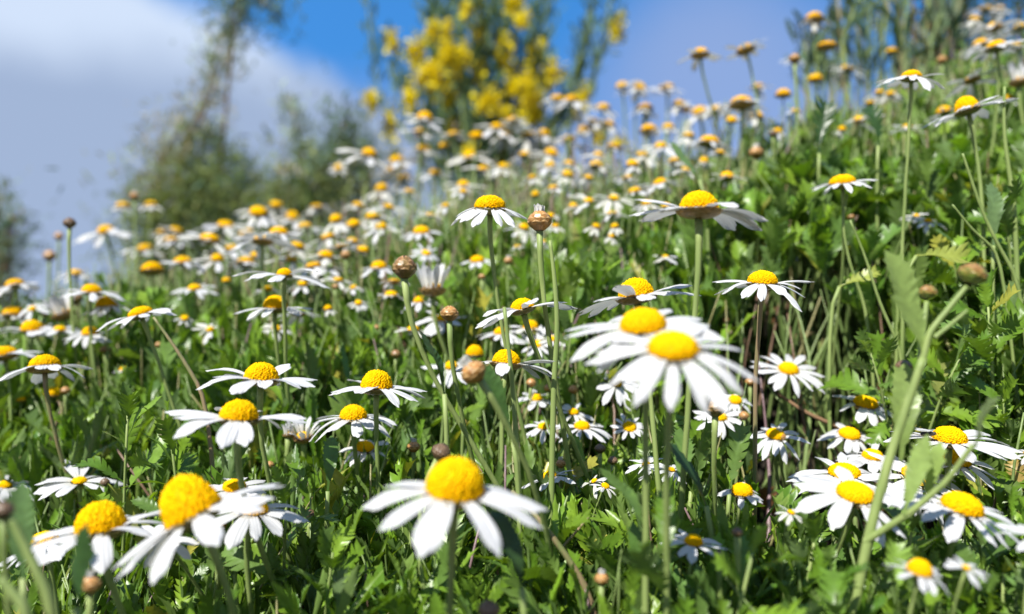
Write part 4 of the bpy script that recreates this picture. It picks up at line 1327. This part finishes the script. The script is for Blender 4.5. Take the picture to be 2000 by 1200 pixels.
def leafy_along(acc, r, pts, n, spread, size, tint, vary=0.3, droop=0.0):
    """Many small leaf blades round a polyline."""
    pts = np.asarray(pts, float)
    seg = np.linalg.norm(np.diff(pts, axis=0), axis=1); cum = np.concatenate([[0], np.cumsum(seg)])
    s = r.random(n) * cum[-1]
    p = np.stack([np.interp(s, cum, pts[:, k]) for k in range(3)], -1)
    d = r.normal(0, 1, (n, 3)); d[:, 2] += 0.7 - droop
    d /= np.linalg.norm(d, axis=1)[:, None]
    p = p + r.normal(0, 1, (n, 3)) * spread * r.random((n, 1)) ** 0.5
    kd = 12 + r.integers(0, 6, n)
    tt = np.array(tint)[None] * r.uniform(1 - vary, 1 + vary, (n, 1)) * r.uniform(0.9, 1.1, (n, 3))
    scatter_leaves(acc, p, d, r.normal(0, 1, (n, 3)) + np.array([0, 0, 0.6]), size * r.uniform(0.6, 1.3, n), kd, tt)


def pix_line(pix, d):
    return np.array([at(x, y, d + (q[0] if q else 0)) for x, y, *q in pix])


def shrub(name, label, cat, d, base_px, branches, seed, leafsize, tint, wood=0.006, mat_w=None):
    """Shrub of explicit branches: each branch a part, its leaves the sub-part."""
    r = np.random.default_rng(seed)
    b0 = at(base_px[0], base_px[1], d); b0[2] = float(soil(b0[0], b0[1])) - 0.02
    root = thing(name, b0, label, cat)
    for pix, spread, n, tcol in branches:
        pts = pix_line(pix, d)
        pts = np.concatenate([b0[None] + r.normal(0, 0.02, (1, 3)), pts])
        s = np.linspace(0, 1, len(pts)); s2 = np.linspace(0, 1, 18)
        q = np.stack([np.interp(s2, s, pts[:, k]) for k in range(3)], -1)
        q[1:-1] = (q[:-2] + 2 * q[1:-1] + q[2:]) / 4
        v, f = tube(q - b0, np.linspace(wood, wood * 0.3, 18), 7)
        br = link("branch", mesh_np("branch", v, f, mat_w or M_WOOD), root)
        ac_ = Acc()
        leafy_along(ac_, r, q[4:] - b0, int(n * 0.8), spread, leafsize * 0.62, tcol or tint)
        link("foliage", ac_.mesh("foliage", M_SHRUB), br)
    return root


GG = (0.28, 0.34, 0.25); TAN = (0.38, 0.34, 0.24); OL = (0.20, 0.25, 0.075); DG = (0.10, 0.16, 0.10)
shrub("feathery_shrub", "tall wispy grey green shrub leaning over the left skyline", "shrub", 2.4, (360, 470), [
    ([(330, 330), (395, 210), (420, 120), (440, 50), (470, -20)], 0.045, 560, GG),
    ([(340, 330), (400, 220), (430, 130), (455, 70), (450, 20)], 0.05, 480, TAN),
    ([(460, -10), (500, -10), (530, 10), (545, 40)], 0.055, 800, DG),
    ([(385, 330), (400, 250), (440, 300), (490, 340)], 0.030, 700, DG),
    ([(300, 360), (320, 300), (345, 260), (370, 245)], 0.065, 900, TAN),
    ([(360, 400), (340, 340), (360, 300)], 0.09, 1200, GG),
    ([(400, 420), (390, 360), (420, 330), (470, 350)], 0.075, 1300, OL),
    ([(290, 420), (270, 390), (255, 372)], 0.05, 800, OL),
    ([(330, 420), (310, 380), (300, 350)], 0.07, 1000, OL),
    ([(300, 450), (400, 410), (500, 400)], 0.08, 3600, OL),
    ([(380, 440), (440, 380), (500, 375)], 0.08, 2800, DG),
    ([(300, 430), (340, 370), (400, 360)], 0.09, 2400, OL),
    ([(450, 430), (470, 380), (500, 365)], 0.06, 900, OL)], 3, 0.055, GG)
shrub("rounded_shrub", "rounded dark green shrub on the skyline left of the yellow broom", "shrub", 2.2, (620, 450), [
    ([(600, 380), (590, 300), (575, 230), (560, 190)], 0.028, 600, GG),
    ([(640, 380), (660, 290), (672, 240), (680, 222)], 0.055, 1200, DG),
    ([(620, 390), (625, 330), (610, 290)], 0.07, 1200, OL),
    ([(680, 380), (690, 300), (695, 250)], 0.055, 1000, DG),
    ([(560, 400), (565, 350), (560, 310)], 0.06, 1000, TAN),
    ([(700, 390), (715, 330), (705, 290)], 0.055, 900, OL),
    ([(530, 420), (535, 380), (545, 350)], 0.05, 800, OL),
    ([(520, 430), (620, 390), (720, 370)], 0.08, 3600, OL),
    ([(580, 400), (650, 330), (690, 290)], 0.07, 2600, DG),
    ([(690, 420), (740, 370), (790, 330)], 0.08, 1500, TAN)], 4, 0.05, DG)
shrub("distant_shrub", "dim blurred shrub with yellow specks at the far left edge", "shrub", 2.0, (10, 640), [
    ([(0, 520), (-10, 430), (10, 360)], 0.03, 600, GG),
    ([(20, 560), (22, 480), (25, 420)], 0.05, 1100, DG),
    ([(-10, 560), (-15, 480), (-5, 420)], 0.06, 1000, DG),
    ([(8, 500), (20, 430), (38, 424)], 0.02, 160, (0.45, 0.32, 0.02))], 6, 0.045, DG)
shrub("dark_shrub", "dark green shrub with crowded upright stems in the upper right", "shrub", 1.35, (1870, 330), [
    ([(1850, 180), (1850, 60), (1845, -60)], 0.022, 700, (0.045, 0.075, 0.035)),
    ([(1880, 180), (1885, 60), (1890, -60)], 0.03, 1000, (0.045, 0.075, 0.035)),
    ([(1820, 180), (1815, 60), (1800, -60)], 0.014, 420, (0.045, 0.075, 0.035)),
    ([(1910, 180), (1935, 60), (1950, -60)], 0.04, 1300, (0.045, 0.075, 0.035)),
    ([(1960, 180), (1985, 60), (2000, -60)], 0.045, 1300, (0.08, 0.11, 0.03)),
    ([(1770, 190), (1765, 70), (1745, -60)], 0.010, 260, (0.08, 0.11, 0.03)),
    ([(1790, 190), (1785, 70), (1780, -60)], 0.010, 260, TAN),
    ([(1835, 190), (1830, 70), (1828, -60)], 0.012, 300, TAN),
    ([(1860, 200), (1865, 120), (1870, 0)], 0.03, 900, (0.045, 0.075, 0.035))], 7, 0.032, DG, 0.0045)
# slender stems left of the dark shrub
r = np.random.default_rng(77)
for i in range(38):
    x0 = 1575 + i * 8.2 + r.uniform(-8, 8)
    d = r.uniform(1.1, 1.5)
    pts = pix_line([(x0 + r.uniform(-10, 10), 330), (x0, 190), (x0 + r.uniform(-14, 14), 80), (x0 + r.uniform(-26, 26), r.uniform(-50, 60) if i > 5 else r.uniform(40, 120))], d)
    b0 = pts[0].copy(); b0[2] = min(b0[2], float(soil(b0[0], b0[1])))
    pts = np.concatenate([b0[None], pts])
    root = thing("slender_reed", b0, "slender upright reed stem in the thicket left of the dark shrub", "reed", "reed stems left of the dark shrub")
    v, f = tube(pts - b0, np.linspace(0.0018, 0.0009, len(pts)) * r.uniform(0.8, 1.7), 6)
    link("stem", mesh_np("stem", v, f, M_STEM if i % 3 else M_STEM_RED), root)
    ac_ = Acc()
    leafy_along(ac_, r, pts[2:] - b0, 16, 0.004, 0.042, (0.07, 0.115, 0.06), 0.35, -2.0)
    link("foliage", ac_.mesh("foliage", M_SHRUB), root)

# yellow broom: wands fan out from the foot, blossom clusters sit on them
r = np.random.default_rng(21)
dB = 2.3
b0 = at(935, 330, dB); b0[2] = float(soil(b0[0], b0[1])) - 0.02
broom = thing("broom_shrub", b0, "tall broom shrub with dark upright wands and yellow blossom behind the daisies", "shrub")
wands = [(742, 712, -30), (780, 745, 80), (800, 770, 140), (850, 835, -60), (870, 862, -80), (885, 880, -60), (900, 905, -80), (925, 920, -60), (940, 935, -80), (955, 960, -60), (968, 975, -80), (985, 1000, -60),
         (1000, 1020, -40), (1010, 1045, 20), (1025, 1060, -60), (1035, 1080, -50), (860, 850, 20), (905, 890, -20), (950, 955, 0), (1040, 1068, 60), (1115, 1168, -60), (1125, 1160, 10), (1140, 1215, 20), (1150, 1200, -30),
         (820, 805, 120), (880, 868, 40), (930, 945, 60), (990, 985, 90), (1060, 1062, 110), (1105, 1150, 60), (840, 842, 0), (975, 990, 20)]
for xm, xt, yt in wands:
    pts = pix_line([(935 + (xm - 935) * 0.45, 330), (xm, 200), ((xm + xt) / 2, 100 + yt * 0.4), (xt, yt)], dB + r.uniform(-0.12, 0.16))
    pts = np.concatenate([b0[None], pts])
    s = np.linspace(0, 1, len(pts)); s2 = np.linspace(0, 1, 14)
    q = np.stack([np.interp(s2, s, pts[:, k]) for k in range(3)], -1)
    v, f = tube(q - b0, np.linspace(0.005, 0.002, 14), 6)
    br = link("branch", mesh_np("branch", v, f, M_STEM), broom)
    ac_ = Acc()
    dense = 170 if 840 < xm < 1090 else 110
    leafy_along(ac_, r, q[3:] - b0, dense, 0.022 if 840 < xm < 1090 else 0.014, 0.05, (0.085, 0.155, 0.085), 0.35, -2.0)
    link("foliage", ac_.mesh("foliage", M_SHRUB), br)
blos = [(1005, 10, 15, 20), (938, 65, 20, 32), (985, 103, 18, 34), (935, 138, 18, 30), (870, 70, 10, 30), (765, 80, 14, 16), (812, 103, 20, 28), (1050, 100, 22, 18), (825, 150, 18, 16), (850, 150, 20, 30),
        (895, 140, 14, 30), (905, 110, 14, 20), (1065, 150, 18, 34), (1030, 160, 18, 24), (955, 200, 26, 24), (1040, 205, 24, 34), (725, 198, 14, 22), (762, 246, 14, 26), (800, 195, 14, 20), (1205, 55, 18, 24),
        (885, 250, 12, 18), (918, 300, 16, 12), (978, 315, 14, 30), (772, 312, 16, 18), (1020, 40, 14, 12), (875, 100, 14, 24), (1085, 140, 16, 18), (1128, 215, 12, 22), (1170, 268, 14, 14), (1205, 282, 14, 12),
        (845, 60, 10, 14), (930, 10, 14, 14), (1000, 170, 12, 18), (985, 225, 14, 16), (880, 190, 12, 18), (1022, 235, 12, 14), (908, 20, 10, 14), (1140, 190, 10, 18)]
for k, (px, py, rx, ry) in enumerate(blos):
    d = dB + r.uniform(-0.16, 0.02)
    c = at(px, py, d) - b0
    n = int(0.26 * rx * ry) + 18
    p = c[None] + r.normal(0, 1, (n, 3)) * np.array([rx * 0.42, rx * 0.45, ry * 0.56]) / FX * d
    dd = r.normal(0, 1, (n, 3)); up = r.normal(0, 1, (n, 3)) + np.array([0, 0, 0.8])
    ac_ = Acc()
    scatter_leaves(ac_, p, dd, up, r.uniform(0.012, 0.020, n), r.integers(6, 12, n), np.array([0.92, 0.76, 0.008])[None] * r.uniform(0.75, 1.08, (n, 1)), np.full(n, 2.6))
    link("blossom", ac_.mesh("blossom", M_BLOSSOM), broom)

HA = np.array(HEADS)


def under_heads(x, y, z):
    near = np.abs(HA[:, 0] - x * (HA[:, 1] / y)) < (HA[:, 3] * 0.5 + 0.018 * HA[:, 1] / y)
    sel = HA[near & (HA[:, 1] > y - 0.012)]
    if not len(sel):
        return z
    lim = (sel[:, 2] - sel[:, 4]) * (y / sel[:, 1]) - 0.016 - 0.022 * min(1.0, max(0.0, (y - 0.42) / 0.25))
    return min(z, float(lim.min()))


# the uncountable leaf mass of the bank: one object
acc = Acc()
P_, D_, U_, L_, K_, T_, W_ = [], [], [], [], [], [], []
cells = []
y = 0.245
while y < 1.22:
    step = 0.0165 + 0.008 * max(0, y - 0.5)
    xs = np.arange(-0.74 * y - 0.06, 0.74 * y + 0.06, step)
    for x in xs:
        cells.append((x + rng.uniform(-.6, .6) * step, y + rng.uniform(-.6, .6) * step))
    y += step
for (x, y) in cells:
    if y < 0.282:
        continue
    u = x / y
    if y > np.interp(u, _US, _YR) + 0.10:
        continue
    hollow = 1.15 * math.exp(-(((x - 0.205) / 0.075) ** 2 + ((y - 0.48) / 0.085) ** 2))
    hollow2 = 0.8 * math.exp(-(((x + 0.0) / 0.05) ** 2 + ((y - 0.50) / 0.035) ** 2))
    if rng.random() < max(hollow, hollow2) * 0.93:
        continue
    ztop = float(canopy(x, y)) + rng.normal(-0.012, 0.012)
    ztop = under_heads(x, y, ztop)           # leaves stay below the flower heads that rise out of them
    h = rng.uniform(0.09, 0.155)
    if ztop < float(soil(x, y)) + 0.015:
        continue
    lean = np.array([rng.normal(0, 0.22), rng.normal(-0.05, 0.22), 1.0])
    tip = np.array([x, y, ztop]); base = tip - lean / np.linalg.norm(lean) * h
    n = int(rng.integers(10, 15)) if y < 0.42 else int(rng.integers(7, 11))
    start = 0.15
    if 0.27 < u < 0.47 and 0.40 < y < 0.70:      # the dark gap under the plants on the right
        if ztop / y < 0.0 + rng.normal(0, 0.012):
            if rng.random() < 0.93:
                continue
        start = 0.72; h *= 0.8
    grassy = float(np.clip(1.0 - (u - 0.18) / 0.18, 0, 1)) * (1.0 if rng.random() < 0.8 else 0.3)
    lob = 0.75 - 0.40 * grassy
    p, d, up, ln, kd = shoot_leaves(rng, base, tip, n, rng.uniform(0.028, 0.046) * (1.08 + 0.45 * min(1, max(0, (y - 0.38) / 0.2)) - 0.85 * min(1, max(0, (y - 0.64) / 0.25))), lob, 1.0 - 0.3 * min(1, max(0, (y - 0.42) / 0.2)) - 0.42 * grassy, start)
    ln = ln * (1 + 0.30 * grassy)
    W_.append(np.full(n, 0.98 - 0.52 * grassy) * rng.uniform(0.8, 1.15, n))
    P_.append(p); D_.append(d); U_.append(up); L_.append(ln); K_.append(kd)
    cshoot = rng.uniform(0.8, 1.2) * (1 + 0.12 * min(1, max(0, (y - 0.45) / 0.2))) * np.array([rng.uniform(0.9, 1.1), 1, rng.uniform(0.85, 1.2)])
    gcol = green(n, rng) * cshoot
    if y < 0.36:                             # no yellowed leaves on the fresh front shoots
        gcol[:, 0] = np.minimum(gcol[:, 0], gcol[:, 1] * 0.62)
    T_.append(gcol)
    sv, sf = tube(np.stack([base - np.array([0, 0, 0.05]), (base + tip) / 2 + rng.normal(0, 0.003, 3), tip]), [0.0013, 0.0011, 0.0005], 5, False)
    acc.add(sv, sf, (0.14, 0.21, 0.06))
scatter_leaves(acc, np.concatenate(P_), np.concatenate(D_), np.concatenate(U_), np.concatenate(L_), np.concatenate(K_), np.concatenate(T_), np.concatenate(W_))
# bare stalks threaded through the leaves
for i in range(4600):
    y = 0.25 + 0.85 * math.sqrt(rng.random())
    x = rng.uniform(-0.7, 0.7) * y
    if x / y > 0.2 and rng.random() < 0.5:
        continue
    if y > np.interp(x / y, _US, _YR) + 0.05:
        continue
    zc = float(canopy(x, y))
    top = np.array([x, y, zc + rng.uniform(-0.035, 0.016)])
    foot = np.array([x + rng.normal(0, 0.035), y + rng.normal(0, 0.03), zc - 0.13])
    mid = (top + foot) / 2 + rng.normal(0, 0.008, 3)
    pts = bez(foot, mid, mid, top, 6)
    rad = np.linspace(0.0014, 0.0004, 6) * rng.uniform(0.7, 1.35)
    q = rng.random()
    colr = (0.22, 0.30, 0.10) if q < 0.6 else ((0.30, 0.28, 0.12) if q < 0.82 else ((0.24, 0.15, 0.10) if q < 0.93 else (0.26, 0.17, 0.18)))
    v_, f_ = tube(pts, rad, 5)
    acc.add(v_, f_, colr)
# fallen dry leaves deep inside
n = 420
yy_ = rng.uniform(0.26, 0.8, n); xx_ = rng.uniform(-0.66, 0.66, n) * yy_
pp = np.stack([xx_, yy_, canopy(xx_, yy_) - rng.uniform(0.06, 0.15, n)], -1)
dd = rng.normal(0, 1, (n, 3)) * np.array([1, 1, 0.4])
scatter_leaves(acc, pp, dd, rng.normal(0, .5, (n, 3)) + np.array([0, 0, 1]), rng.uniform(0.015, 0.035, n), rng.integers(0, 18, n),
               np.array([0.26, 0.13, 0.06]) * rng.uniform(0.4, 1.2, (n, 1)))
fo = link("foliage", acc.mesh("foliage", M_LEAF))
tag(fo, "dense mass of green lobed daisy leaves and thin stalks covering the bank", "foliage", None, "stuff")
